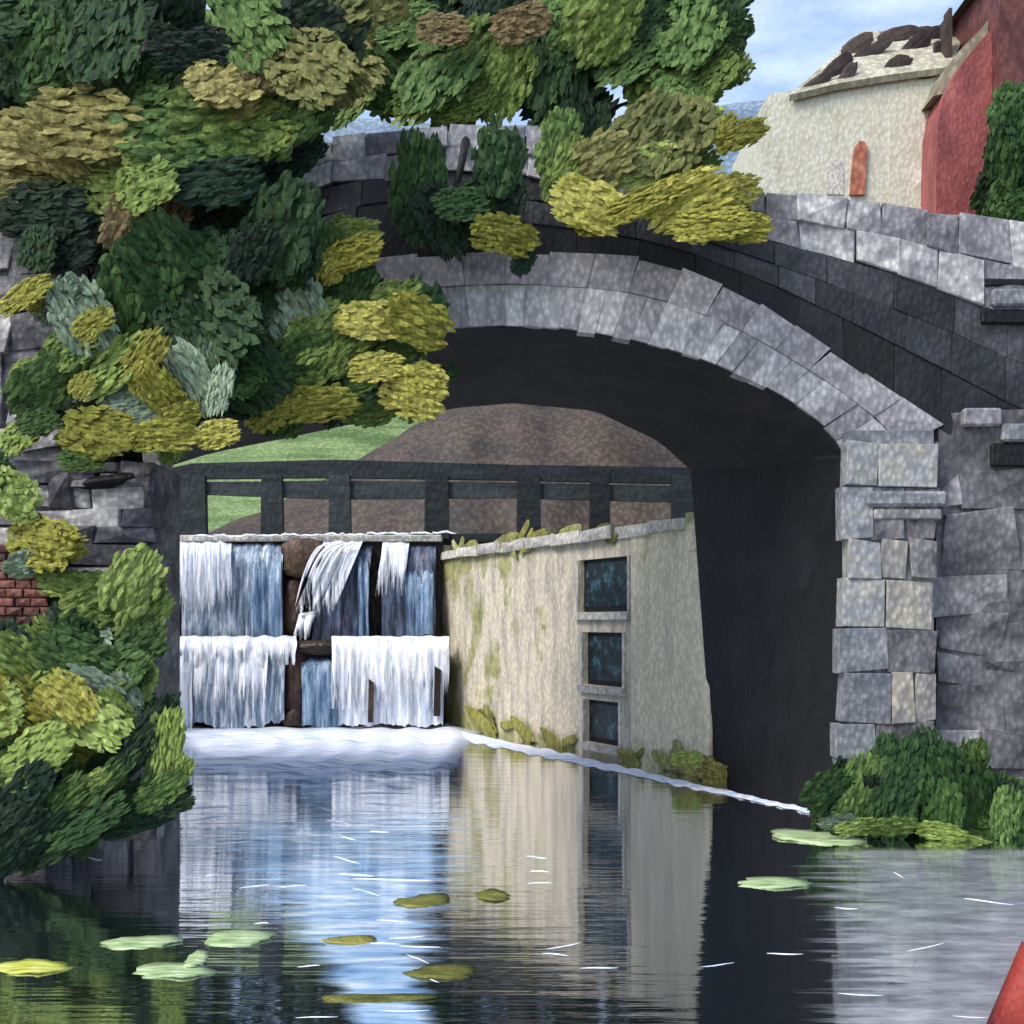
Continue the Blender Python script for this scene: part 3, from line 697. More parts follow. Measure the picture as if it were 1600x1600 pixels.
M['wfblue'] = water_mat('blue_water', [(.30, (64, 70, 84)), (.41, (104, 124, 146)), (.50, (142, 160, 180)), (.58, (212, 218, 230))])
M['wfdeep'] = water_mat('deep_blue_water', [(.34, (62, 84, 108)), (.48, (104, 134, 166)), (.62, (164, 186, 208))])
M['wfslate'] = water_mat('slate_water', [(.34, (34, 34, 42)), (.47, (66, 74, 92)), (.58, (96, 110, 136)), (.70, (176, 186, 204))])
M['veil'] = water_mat('thin_white_water', [(.28, (150, 168, 196)), (.40, (208, 216, 232)), (.52, (242, 244, 250)), (.75, (255, 255, 255))], veil=True)
weir = empty('weir', (-5, YW, 0), 'two stepped dark rock weir with white and blue water falling over it', 'weir')
YU, YLo = YW, YW - .75
slab('rock_face', [(258, 842), (690, 838), (690, 1140), (258, 1140)], YU + .12, 1.0, M['weir'], weir)
slab('lower_step', [(252, 1012), (694, 1012), (694, 1160), (252, 1160)], YLo + .14, .7, M['weir'], weir)
box('sill_beam', (P(255, 0, YU).x, YU - .02, P(0, 846, YU).z), (P(690, 0, YU).x, YU + .5, P(0, 836, YU).z), M['trim'], weir, .02)
def blob_rock(u, v, w, h, Y, mat='rock'):
    bm = bmesh.new(); bmesh.ops.create_icosphere(bm, subdivisions=3, radius=1)
    for q in bm.verts:
        d = q.co.copy(); k = 1 + .25 * noise.noise(d * 1.4 + Vector((u, v, 0)))
        q.co = Vector((max(-.8, min(.8, d.x)) * k * w * Y / F * .6, d.y * .28, max(-.8, min(.8, d.z)) * k * h * Y / F * .6))
    me = bpy.data.meshes.new('rock'); bm.to_mesh(me); bm.free(); o = link('rock', me, M[mat], weir)
    o.matrix_basis = Matrix.Translation(P(u, v, Y)); return o
blob_rock(474, 872, 64, 58, YU - .16); blob_rock(458, 950, 32, 100, YU - .02, 'weir'); blob_rock(462, 1070, 40, 120, YLo - .02, 'weir'); blob_rock(460, 1120, 36, 30, YLo - .1)
blob_rock(256, 930, 26, 170, YU - .1, 'weir'); blob_rock(500, 1012, 90, 22, YLo - .05, 'weir')
def curtain(u0, u1, v0, v1, Y, mat, lean=0, bulge=.28, seed=0, ragged=10, slant=0):
    nxx = max(8, int((u1 - u0) / 4)); nv = 16; r = random.Random(seed * 13 + int(u0)); v_ = []
    rag = [(noise.noise(Vector((i_ * .22, seed * 3.1, 0))) * 2 + r.uniform(-.4, .4)) * ragged for i_ in range(nxx + 1)]; ph = [r.uniform(-1, 1) for _ in range(nxx + 1)]
    for i in range(nxx + 1):
        for j in range(nv + 1):
            a = j / nv; u = u0 + (u1 - u0) * i / nxx + slant * a + 3 * noise.noise(Vector((i * .3, a * 2, seed)))
            v = v0 + (v1 - v0 + rag[i] * .5) * a + 4 * noise.noise(Vector((i * .25, 0, seed + 9))) * (1 - a)
            y = Y + .30 * max(0, 1 - a * 6) ** 2 - bulge * (1 - (1 - min(1, a * 1.6)) ** 2) - lean * a + .07 * ph[i] * min(1, a * 4) + .05 * noise.noise(Vector((i * .5, a * 3, seed)))
            v_.append(P(u, v, y))
    return mesh('water_curtain', v_, [(i * (nv + 1) + j, (i + 1) * (nv + 1) + j, (i + 1) * (nv + 1) + j + 1, i * (nv + 1) + j + 1) for i in range(nxx) for j in range(nv)], M[mat], weir, True)
curtain(284, 442, 846, 1002, YU - .08, 'wfblue', seed=1)
curtain(270, 362, 846, 972, YU - .26, 'veil', seed=2, ragged=6, bulge=.34)
curtain(395, 440, 862, 998, YU - .20, 'wfdeep', seed=21)
curtain(500, 582, 848, 1008, YU - .06, 'wfslate', seed=3, slant=-14)
curtain(506, 566, 844, 966, YU - .26, 'veil', seed=4, slant=-50, ragged=10, bulge=.2)
curtain(598, 640, 846, 930, YU - .2, 'veil', seed=31, slant=-12)
curtain(468, 494, 956, 1002, YU - .3, 'veil', seed=14, slant=-12)
curtain(560, 576, 862, 1000, YU - .2, 'wfdeep', seed=22)
curtain(596, 680, 848, 1000, YU - .06, 'wfslate', seed=5)
curtain(634, 676, 880, 996, YU - .2, 'wfdeep', seed=6)
curtain(258, 444, 1004, 1136, YLo - .08, 'wfblue', seed=7, ragged=22)
curtain(256, 300, 1008, 1150, YLo - .22, 'wflilac', seed=8)
curtain(262, 462, 994, 1040, YLo - .18, 'veil', seed=9, ragged=10, bulge=.2)
curtain(290, 420, 1004, 1110, YLo - .24, 'veil', seed=19, ragged=10, bulge=.16, slant=-8)
curtain(472, 530, 1022, 1136, YLo - .1, 'wfdeep', seed=10)
curtain(530, 692, 1000, 1134, YLo - .22, 'wflilac', seed=11, bulge=.34)
curtain(518, 702, 994, 1110, YLo - .38, 'veil', seed=12, ragged=10, bulge=.24)
for (u, v, w, h) in ((580, 1095, 8, 68), (684, 1080, 10, 78)):
    slab('dark_slit', [(u - w / 2, v - h / 2), (u + w / 2, v - h / 2 + 6), (u + w / 3, v + h / 2), (u - w / 1.5, v + h / 2)], YLo - .72, .08, M['weir'], weir)
# strands thrown off the lips, white lip
def ribbon_stuff(name, strokes, mat, parent, kind='stuff'):
    v_, f_ = [], []
    for pts, wd in strokes:
        b = len(v_); n_ = len(pts)
        for i, p in enumerate(pts):
            a = i / (n_ - 1); w = wd * (math.sin(math.pi * min(1, .12 + a * .88)) ** .6 + .05)
            dirv = (pts[min(n_ - 1, i + 1)] - pts[max(0, i - 1)]).normalized()
            side = dirv.cross(Vector((0, -1, .4))).normalized(); nrm = side.cross(dirv).normalized()
            for k in range(6):
                an = 2 * math.pi * k / 6; v_.append(p + side * math.cos(an) * w + nrm * math.sin(an) * w * .6)
        for i in range(n_ - 1):
            for k in range(6): f_.append((b + 6 * i + k, b + 6 * i + (k + 1) % 6, b + 6 * (i + 1) + (k + 1) % 6, b + 6 * (i + 1) + k))
    o = mesh(name, v_, f_, mat, parent, True); o['kind'] = kind; return o
st = []
def fall(u, v0, v1, Y, dx=0, w=.06):
    st.append(([P(u + dx * (q / 7) ** .6, v0 + (v1 - v0) * (q / 7) ** 1.3, Y - .12 - .22 * (q / 7) ** .5) for q in range(8)], w * R.uniform(.6, 1.3)))
for i in range(9): fall(280 + i * 8, 848 + R.uniform(-3, 3), 935 + R.uniform(-20, 14), YU - .40, R.uniform(-8, 3), .03)
for i in range(9): fall(512 + i * 6, 848, 925 + R.uniform(-30, 26), YU - .3, R.uniform(-62, -34), .032)
for i in range(12):
    a = i / 12; u = 300 + a * 410
    st.append(([P(u + 38 * q / 5, 838 - 6 * a + R.uniform(-2, 2), YU - .1) for q in range(6)], .035))
ribbon_stuff('falling_strands', st, M['wfwhite'], weir)

# foam pool at the foot and pale flecks on the river
def inside(poly, u, v):
    c = False; n_ = len(poly)
    for i in range(n_):
        a, b = poly[i], poly[i - 1]
        if (a[1] > v) != (b[1] > v) and u < (b[0] - a[0]) * (v - a[1]) / (b[1] - a[1]) + a[0]: c = not c
    return c
pool = [(240, 1124), (705, 1122), (752, 1144), (730, 1170), (716, 1200), (690, 1226), (640, 1262), (520, 1282), (450, 1262), (380, 1250), (276, 1236), (290, 1180), (250, 1160)]
v_, f_, idx, edge_ = [], [], {}, []
def seg_d(u, v):                                    # distance of a pixel from the pool's outline
    m = 1e9
    for i_ in range(len(pool)):
        (ax, ay), (bx_, by) = pool[i_ - 1], pool[i_]; l2 = (bx_ - ax) ** 2 + (by - ay) ** 2; q = max(0, min(1, ((u - ax) * (bx_ - ax) + (v - ay) * (by - ay)) / l2))
        m = min(m, math.hypot(u - ax - q * (bx_ - ax), v - ay - q * (by - ay)))
    return m
NU, NVV = 170, 110
for j in range(NVV + 1):
    v = 1122 + 166 * j / NVV
    for i in range(NU + 1):
        u = 250 + 500 * i / NU
        du = 12 * noise.noise(Vector((v * .09, 3, u * .01)))
        if inside(pool, u + du, v + 7 * noise.noise(Vector((u * .03, 1, 0)))):
            p = W(u, v); d = math.hypot((u - 350) * .5, (v - 1165) * 1.6)
            z = .035 + .025 * math.sin(d * .22 + 3 * noise.noise(Vector((u * .01, v * .02, 0)))) + .025 * noise.noise(Vector((p.x * 2.2, p.y * 1.2, 0)))
            edge_.append(min(1, seg_d(u, v) / 26) if v > 1136 else 1.0); idx[(i, j)] = len(v_); v_.append((p.x, p.y, max(.012, z)))
for (i, j) in list(idx):
    k = [(i, j), (i + 1, j), (i + 1, j + 1), (i, j + 1)]
    if all(q in idx for q in k): f_.append(tuple(idx[q] for q in k))
t = NT('foam'); pos = t.add('ShaderNodeNewGeometry').outputs['Position']
a = t.noise(t.map(pos, (.5, 2.2, 1)), 2.0, 6, .7)
t.l.new(t.ramp(a, [(.30, lin((140, 176, 214))), (.41, lin((196, 214, 236))), (.52, lin((236, 238, 250))), (.68, (.92, .92, .94))]), t.b.inputs['Base Color']); t.b.inputs['Roughness'].default_value = .6
t.bump(t.math('ADD', a, t.math('MULTIPLY', t.noise(pos, 7, 2), .5)), .7, .06); M['foam'] = t.m.copy()
sep = t.add('ShaderNodeSeparateXYZ'); t.l.new(pos, sep.inputs[0])   # the froth thins out downstream
al = t.math('ADD', t.math('DIVIDE', t.math('SUBTRACT', sep.outputs['Y'], 18.6), 5.5), t.math('MULTIPLY', t.math('SUBTRACT', t.noise(t.map(pos, (.45, 1.6, 1)), 1.6, 6, .65), .5), 3.0))
mr = t.add('ShaderNodeMapRange'); t.l.new(al, mr.inputs[0])
for i_, x_ in ((1, .25), (2, .95), (3, 0), (4, 1)): mr.inputs[i_].default_value = x_
ea_ = t.add('ShaderNodeAttribute', attribute_name='edge')
t.l.new(t.math('MULTIPLY', mr.outputs[0], ea_.outputs['Fac']), t.b.inputs['Alpha']); M['froth'] = t.m
fp = mesh('foam_pool', v_, f_, M['froth'], smooth=True); fp.data.attributes.new('edge', 'FLOAT', 'POINT').data.foreach_set('value', edge_)
tag(fp, 'white and pale blue foaming pool at the foot of the waterfall', 'foam', kind='stuff')
v_, f_ = [], []
# white wash lapping along the foot of the wall
b0 = len(v_)
for i in range(181):
    a = i / 180; u = 700 + a * 566; vc = 1143 + a * 124
    w1 = (10 - 5 * a) * (.7 + 1.1 * abs(noise.noise(Vector((i * .11, 2, 0))))); w0 = (9 - 7 * a) * (.5 + 1.2 * abs(noise.noise(Vector((i * .09, 7, 0)))))
    for k in range(4):
        p = W(u, vc - w0 + (w0 + w1) * k / 3); v_.append((p.x, p.y, .006 if k in (0, 3) else .03 + .02 * noise.noise(Vector((i * .3, k, 0)))))
    if i: f_ += [(b0 + 4 * i - 4 + k, b0 + 4 * i + k, b0 + 4 * i + k + 1, b0 + 4 * i - 3 + k) for k in range(3)]
tag(mesh('foam_wash', v_, f_, M['foam'], smooth=True), 'white wash lapping along the foot of the pale wall', 'foam', kind='stuff')
st = []
def fleck(u, v, L, dv=0, w=2.6, wig=.8):  # white strokes: foam, and ripple highlights drawn as geometry
    if wig < 2: L *= R.uniform(.7, 1.1); dv *= .6
    n_ = 7; pts = []
    for i in range(n_):
        a = i / (n_ - 1); uu = u + L * (a - .5); vv = v + dv * (a - .5) + wig * math.sin(a * 5 + u); p = W(uu, max(1136, vv), -.003); pts.append(p)
    st.append((pts, 1.05 * w * W(u, v).y / F * .62))
for f in ((150, 1343, 30, 8), (345, 1318, 110, -8), (360, 1330, 50, 0), (330, 1278, 80, -18), (330, 1262, 70, -8), (332, 1367, 22, -8), (400, 1385, 70, -14), (460, 1385, 46, -3), (410, 1443, 28, 0), (485, 1510, 50, -3), (500, 1590, 90, -6),
          (480, 1240, 60, 22), (500, 1262, 50, 22), (530, 1285, 50, 12), (545, 1310, 40, 12), (545, 1345, 50, 20), (560, 1368, 60, 10), (575, 1395, 50, 20), (595, 1300, 40, 0), (620, 1375, 130, 2), (600, 1240, 150, -3), (620, 1258, 130, 4), (640, 1465, 90, -8), (660, 1480, 80, 6), (600, 1475, 70, 0), (655, 1500, 50, 30), (672, 1530, 40, 30), (620, 1440, 90, 4), (640, 1580, 120, -3),
          (885, 1478, 56, -20), (870, 1492, 44, 6), (940, 1513, 70, -4), (840, 1340, 40, 4), (845, 1362, 36, 0), (845, 1380, 40, -4), (1115, 1340, 40, 0), (1110, 1392, 60, 0), (1090, 1414, 40, 0), (1105, 1475, 70, 4), (1125, 1508, 56, -10), (1230, 1491, 60, 0), (1170, 1546, 66, -4), (1080, 1555, 50, -2), (1370, 1562, 50, 12), (1350, 1555, 90, 6), (1310, 1574, 40, 2),
          (1450, 1480, 70, -26), (1480, 1465, 40, -10), (1455, 1490, 40, 8), (1405, 1368, 20, 14), (1490, 1405, 60, 6), (1550, 1410, 90, 16), (1580, 1450, 60, 12), (1520, 1590, 70, 6), (1325, 1420, 40, 4)):
    if f[0] < 900 or R.random() < .55: fleck(*f)
o = ribbon_stuff('foam_glint_flecks', st, M['foam'], None); tag(o, 'thin white streaks on the dark river, drifting foam and painted ripple highlights', 'foam')

# ------------------------------------------------------------------ dark footbridge railing above the weir
YR = YW + 1.1
rail = empty('footbridge_railing', (P(650, 0, YR).x, YR, P(0, 838, YR).z), 'dark slate coloured timber railing of the footbridge above the waterfall', 'railing')
def beam(name, pts0, pts1, Y, d, mat):             # a beam between an upper and lower pixel line
    fr = [P(u, v, Y) for u, v in pts0] + [P(u, v, Y) for u, v in reversed(pts1)]
    return prism(name, fr, [p + Vector((0, d, 0)) for p in fr], M[mat], rail)
beam('top_rail', [(236, 738), (300, 724), (520, 718), (800, 726), (1180, 732)], [(236, 754), (300, 748), (520, 746), (800, 750), (1180, 758)], YR - .06, .22, 'rail')
beam('lower_rail', [(236, 758), (300, 753), (520, 751), (800, 754), (1180, 762)], [(236, 770), (300, 772), (520, 780), (800, 778), (1180, 788)], YR - .02, .16, 'rail')
for (a, b) in ((264, 320), (408, 440), (514, 546), (664, 700), (808, 844), (922, 952), (1050, 1084)):
    slab('post', [(a, 742), (b, 742), (b + 2, 842), (a - 1, 842)], YR - .12, .26, M['rail'], rail)
slab('deck', [(236, 838), (1180, 830), (1180, 842), (236, 852)], YR - .05, 1.3, M['rail'], rail)

# ------------------------------------------------------------------ houses above the bridge
YC = 38
cot = empty('white_cottage', (P(1330, 0, YC).x, YC, 10), 'white rendered cottage with ragged brown roof tiles and a narrow orange door', 'house')
def ext(outl, Y, d, mat, parent, name): return slab(name, outl, Y, d, M[mat], parent)
ext([(1188, 480), (1189, 168), (1202, 146), (1246, 140), (1300, 126), (1380, 118), (1476, 110), (1476, 480)], YC, 5, 'cottage', cot, 'wall')
ea = [(1234, 148), (1310, 130), (1380, 118), (1486, 104)]
fr = [P(u, v, YC - .25) for u, v in ea] + [P(u, v, YC + 2.2) for u, v in reversed([(1344, 50), (1400, 47), (1456, 44), (1512, 41)])]
prism('roof', fr, [p + Vector((0, .1, -.16)) for p in fr], M['roofpale'], cot)
rn = (fr[1] - fr[0]).cross(fr[-1] - fr[0]).normalized()
if rn.y > 0: rn = -rn
for (u, v, L, w, a) in ((1278, 128, 70, 20, 38), (1308, 104, 70, 24, 40), (1340, 70, 56, 26, 34), (1326, 112, 40, 20, 52), (1364, 78, 60, 22, 30), (1402, 54, 66, 24, 18), (1400, 104, 50, 28, 40), (1432, 70, 66, 30, 42), (1462, 54, 66, 30, 20), (1446, 118, 34, 10, 4), (1470, 84, 22, 40, 10), (1276, 138, 40, 16, 30), (1440, 48, 40, 14, 10)):
    clump(cot, u, v, L, w, a, 'tile', YC - .05 + max(0, (112 - v)) * .028, tilt=.12, name='roof_tile', thick=.5)
ch = empty('chimney', (0, 0, 0), None, None); ch.parent = None
bpy.data.objects.remove(ch)
slab('chimney', [(1477, 100), (1478, 26), (1483, 26), (1483, 12), (1488, 12), (1488, 100)], YC + .3, .5, M['tile'], cot)
slab('door', [(1328, 304), (1333, 244), (1337, 228), (1343, 220), (1351, 221), (1356, 230), (1351, 304)], YC - .10, .14, M['orange'], cot)
slab('arched_panel', [(1388, 330), (1390, 190), (1393, 170), (1400, 157), (1411, 149), (1423, 147), (1434, 152), (1442, 162), (1446, 178), (1446, 330)], YC - .03, .1, M['cottage'], cot)
slab('alcove', [(1292, 304), (1292, 262), (1302, 247), (1314, 252), (1318, 270), (1318, 304)], YC - .03, .1, M['trim'], cot)
red = empty('red_house', (P(1510, 0, 36.5).x, 36.5, 10), 'red rendered gable wall with a curved shoulder beside the white cottage', 'house')
ext([(1462, 480), (1463, 260), (1466, 190), (1476, 146), (1494, 112), (1520, 78), (1548, 46), (1563, 30), (1640, 30), (1640, 480)], 36.6, 4, 'redwall', red, 'wall')
slab('verge', [(1458, 150), (1478, 106), (1500, 78), (1530, 48), (1560, 12), (1563, 30), (1548, 46), (1520, 78), (1494, 112), (1476, 146)], 36.9, 1.5, M['roofpale'], red)
brk = empty('brick_house', (P(1600, 0, 36).x, 36, 10), 'dark red brick house wall rising above the green tree at the top right corner', 'house')
ext([(1562, 480), (1562, -60), (1720, -60), (1720, 480)], 36, 5, 'redbrick', brk, 'wall')
slab('roof', [(1550, -60), (1640, -150), (1735, -60)], 35.8, 5.4, M['tile'], brk)

# ------------------------------------------------------------------ trees and shrubs
GT = 'trees round the bridge'
ta = empty('broadleaf_tree', tuple(P(190, 716, 16.4)), 'tall tree with broad olive and dark green leaf clusters over the left wall', 'tree', None)
trunk(ta, [(P(196, 730, 16.5), .22), (P(186, 560, 16.5), .19), (P(176, 400, 16.5), .16), (P(190, 240, 16.5), .12), (P(230, 60, 16.6), .08)])
for (a, b) in (((178, 420), (380, 260)), ((182, 300), (40, 150)), ((190, 240), (420, 120)), ((182, 500), (330, 480))):
    trunk(ta, [(P(*a, 16.5), .10), (P((a[0] + b[0]) / 2, (a[1] + b[1]) / 2 - 14, 16.4), .07), (P(*b, 16.3), .03)], name='branch')
okA = lambda u, v: not (225 < u < 330 and v < 52) and not (400 < u < 470 and 105 < v < 150) and not (u > 450 and v > 120) and not (u < 40 and v > 355)
scatter(ta, 60, (-40, -60, 520, 330), 17.0, (120, 200), ['bl', 'dk', 'dk', 'fo'], keep=okA)
scatter(ta, 36, (150, 330, 440, 610), 16.6, (90, 150), ['bl', 'dk', 'dk', 'fo'], keep=lambda u, v: abs(u - (220 + (v - 330) * .45)) < 110)
dabs(ta, 15.6, [(128, 196, 175, 112, -8, 'kh'), (40, 222, 150, 90, 0, 'kh', 15.8), (30, 280, 120, 70, 10, 'ol', 15.9), (361, 124, 130, 92, 38, 'kh'), (300, 150, 110, 80, 40, 'ol', 15.8), (169, 62, 165, 112, 82, 'fo'), (50, 78, 130, 110, 60, 'fo'), (20, 20, 120, 90, 30, 'dk'),
    (270, 205, 160, 120, 20, 'md'), (350, 196, 170, 130, 18, 'lg', 15.7), (440, 178, 150, 120, 35, 'md', 15.8), (250, 150, 120, 90, 40, 'fo', 15.9), (162, 290, 155, 92, -8, 'lg'), (229, 290, 90, 80, 20, 'lg', 15.5), (219, 345, 125, 92, 60, 'br'), (170, 340, 110, 90, 40, 'dk', 15.8),
    (270, 425, 165, 125, -50, 'fo'), (219, 450, 150, 120, 70, 'fo'), (337, 500, 160, 130, -45, 'dk'), (442, 360, 150, 112, 68, 'fo'), (395, 395, 90, 60, 60, 'dk'), (388, 40, 140, 112, -50, 'md'), (472, 50, 130, 100, 30, 'dk'), (506, 30, 140, 110, 20, 'ol', 15.9), (489, 108, 140, 116, -40, 'ol', 15.5), (430, 90, 100, 80, 60, 'br', 15.7),
    (304, 78, 125, 60, 10, 'bl'), (340, 285, 130, 70, 20, 'bl'), (70, 330, 130, 80, 0, 'dk'), (100, 380, 110, 90, 20, 'bl'), (60, 390, 70, 60, 80, 'dk'), (430, 270, 120, 70, 20, 'bl', 16.2), (470, 240, 80, 60, 30, 'dk', 16.2), (485, 150, 100, 80, 50, 'md', 15.9), (350, 545, 150, 120, -50, 'fo'), (390, 580, 120, 110, -40, 'dk'), (290, 510, 130, 110, -60, 'fo'), (110, 110, 120, 90, 30, 'fo', 15.9), (90, 150, 110, 60, 20, 'md', 15.8)])
YTB = 25.5
tb = empty('riverside_tree', tuple(P(1200, 850, YTB)), 'leafy green tree rising behind the crown of the bridge with sky showing beneath it', 'tree')
trunk(tb, [(P(1200, 850, YTB), .34), (P(1150, 640, YTB), .30), (P(1040, 420, YTB), .26), (P(930, 280, YTB), .22), (P(888, 180, YTB), .2), (P(870, 20, YTB), .12), (P(820, -120, YTB), .06)])
for (a, b) in (((888, 180), (700, 60)), ((884, 120), (1060, 60)), ((890, 220), (1040, 140))):
    trunk(tb, [(P(*a, YTB), .12), (P((a[0] + b[0]) / 2, (a[1] + b[1]) / 2 - 14, YTB), .08), (P(*b, YTB), .04)], name='branch')
okB = lambda u, v: not (v > 105 and u < 860) and not (u > 795 and u < 855 and v > 20) and not (v > 80 and 900 < u < 1030) and not (u > 960 and v < 14 and u < 1010) and math.hypot((u - 830) / 290, (v - 20) / 190) < 1
scatter(tb, 70, (500, -120, 1160, 240), YTB + .8, (100, 160), ['dk', 'fo', 'fo', 'bl'], keep=okB)
dabs(tb, YTB - 1, [(534, 108, 150, 110, -40, 'ol'), (550, 150, 120, 80, 50, 'lg'), (690, 108, 180, 110, 60, 'md'), (736, 122, 180, 120, 58, 'lg'), (662, 142, 140, 100, 40, 'lg'), (787, 130, 130, 90, 62, 'lg'), (715, 165, 100, 56, 15, 'lg'), (652, 160, 80, 50, 15, 'lg'), (692, 47, 84, 62, 10, 'br', 24), (814, 37, 96, 58, 12, 'br', 24), (635, 40, 120, 90, 30, 'md'), (577, 27, 130, 100, 20, 'ol'), (763, 27, 110, 90, 60, 'bl'), (590, 130, 110, 90, -50, 'md'), (600, 80, 110, 80, 40, 'md'), (740, 70, 110, 80, 30, 'md'),
    (858, 95, 165, 86, 80, 'fo'), (884, 150, 180, 66, 85, 'fo'), (898, 196, 110, 62, 85, 'dk'), (940, 190, 60, 30, 85, 'dk'), (939, 34, 140, 110, 50, 'lg', 24), (1006, 68, 140, 110, 50, 'md'), (985, 96, 120, 80, 40, 'md'), (1023, 108, 130, 90, 60, 'lg'), (1075, 52, 140, 110, 60, 'md'), (1120, 56, 120, 90, 70, 'fo'), (1148, 48, 70, 50, 40, 'md'), (1110, 118, 100, 76, 40, 'lg'), (1145, 112, 66, 50, 30, 'lg'), (1061, 126, 110, 80, 50, 'md'), (900, 60, 120, 80, 60, 'md'), (1040, 20, 120, 80, 40, 'fo'), (1110, 6, 90, 60, 60, 'fo'), (880, 10, 110, 80, 30, 'md'), (1020, 150, 90, 40, 15, 'lg'), (1090, 150, 90, 40, 20, 'lg')], grow=.92, sat=0)
SH = 'shrubs hanging over the bridge parapet'
YS = 16.75
sa = empty('hanging_shrub', tuple(P(730, 210, YS)), 'dark green shrub hanging over the middle of the parapet, one yellow clump at its foot', 'shrub', SH)
trunk(sa, [(P(730, 205, YB + .1), .06), (P(722, 250, YS), .05), (P(700, 350, YS), .02)], name='stem')
dabs(sa, YS - .2, [(652, 285, 170, 96, 82, 'fo'), (690, 345, 140, 90, -60, 'dk'), (660, 340, 120, 80, 80, 'dk'), (780, 250, 140, 96, 80, 'fo'), (765, 305, 130, 80, 20, 'fo'), (720, 320, 100, 70, 20, 'fo', 16.4), (700, 370, 90, 60, 30, 'bl'), (790, 325, 90, 60, 60, 'dk'), (787, 368, 118, 70, -6, 'yl', 16.2), (818, 408, 54, 40, 60, 'bl')], .2, .84, 0)
sb = empty('hanging_shrub', tuple(P(980, 240, YS)), 'bright yellow green shrub hanging over the parapet below the riverside tree', 'shrub', SH)
trunk(sb, [(P(980, 245, YB + .1), .06), (P(985, 270, YS), .05), (P(1060, 330, YS), .02)], name='stem')
dabs(sb, YS - .2, [(871, 225, 100, 60, 75, 'md'), (885, 270, 110, 60, 60, 'lg'), (935, 255, 110, 80, 30, 'ol'), (1006, 209, 130, 90, 50, 'ol'), (1050, 215, 140, 110, 60, 'ol'), (1000, 262, 120, 60, 15, 'lg'), (1075, 255, 100, 50, 20, 'lg'), (918, 321, 108, 76, -20, 'yl', 16.2), (1006, 316, 125, 46, 20, 'yl', 16.2), (1075, 312, 130, 76, 25, 'yl', 16.2), (1108, 352, 110, 56, 5, 'yl', 16.1), (1165, 356, 76, 44, 0, 'yl', 16.2), (1140, 300, 100, 50, 15, 'yl', 16.3), (1155, 212, 92, 40, 28, 'yl', 16.2), (1050, 340, 50, 40, 20, 'yl', 16.2), (1100, 190, 60, 60, 60, 'lg')], .2)
sc_ = empty('hanging_shrub', tuple(P(545, 360, YS)), 'small yellow clump with pale green stem hanging on the left shoulder of the arch', 'shrub', SH)
dabs(sc_, YS - .2, [(555, 395, 92, 52, 8, 'yl', 16.2), (520, 415, 60, 50, 60, 'yl', 16.3), (545, 370, 100, 44, 14, 'lg'), (505, 400, 90, 60, 70, 'md'), (540, 430, 70, 30, 20, 'lg')], .2)
iv = empty('ivy', tuple(P(320, 690, 15.5)), 'mixed sage and yellow ivy trailing along the wall top left of the arch', 'ivy')
scatter(iv, 22, (30, 560, 300, 690), 15.75, (60, 100), ['dk', 'md', 'sg', 'lg'], dy=.12)
scatter(iv, 26, (390, 440, 660, 640), 16.5, (80, 120), ['dk', 'md', 'fo', 'lg'], dy=.15, keep=lambda u, v: v > 440 + abs(u - 450) * .25 and v < 690 - (u - 380) * .28)
dabs(iv, 15.3, [(67, 602, 112, 78, 40, 'md'), (111, 541, 90, 70, 40, 'lg'), (128, 495, 120, 84, -60, 'sg'), (175, 575, 130, 80, 30, 'lg'), (229, 555, 84, 54, 48, 'yl', 15.1), (253, 612, 76, 56, -50, 'yl', 15.1), (225, 590, 60, 40, 60, 'yl', 15.1), (128, 602, 44, 32, 60, 'yl', 15.1), (189, 617, 66, 44, 10, 'sg'), (344, 609, 78, 40, 78, 'sg', 15.1), (152, 676, 105, 78, -8, 'yl', 15), (256, 682, 98, 48, 4, 'yl', 15), (341, 678, 74, 42, 10, 'yl', 15), (280, 650, 66, 38, 20, 'yl', 15.1), (210, 650, 100, 60, 20, 'sg'), (300, 590, 120, 60, -60, 'sg'), (145, 506, 66, 42, 52, 'yl', 15.1), (40, 462, 90, 42, 24, 'yl', 15.2), (130, 718, 70, 40, 10, 'md'), (60, 660, 60, 40, 30, 'md'), (90, 470, 90, 50, 40, 'sg')], .1)
dabs(iv, 16.2, [(449, 475, 150, 100, -60, 'sg'), (500, 520, 110, 80, 50, 'lg'), (470, 570, 120, 90, 30, 'md'), (418, 640, 74, 60, 40, 'yl', 15.9), (493, 632, 116, 54, 8, 'yl', 15.9), (584, 502, 96, 62, 6, 'yl', 15.9), (655, 505, 96, 76, -20, 'yl', 15.9), (620, 475, 90, 50, 30, 'lg'), (588, 574, 80, 44, 6, 'yl', 15.9), (645, 614, 98, 72, -14, 'yl', 15.9), (534, 545, 100, 70, 40, 'lg'), (630, 545, 80, 50, 20, 'md'), (460, 610, 90, 50, 20, 'lg'), (600, 610, 60, 30, 30, 'dk'), (555, 600, 70, 36, 20, 'md'), (690, 590, 60, 30, 30, 'dk'), (400, 610, 80, 60, 30, 'md')], .1)
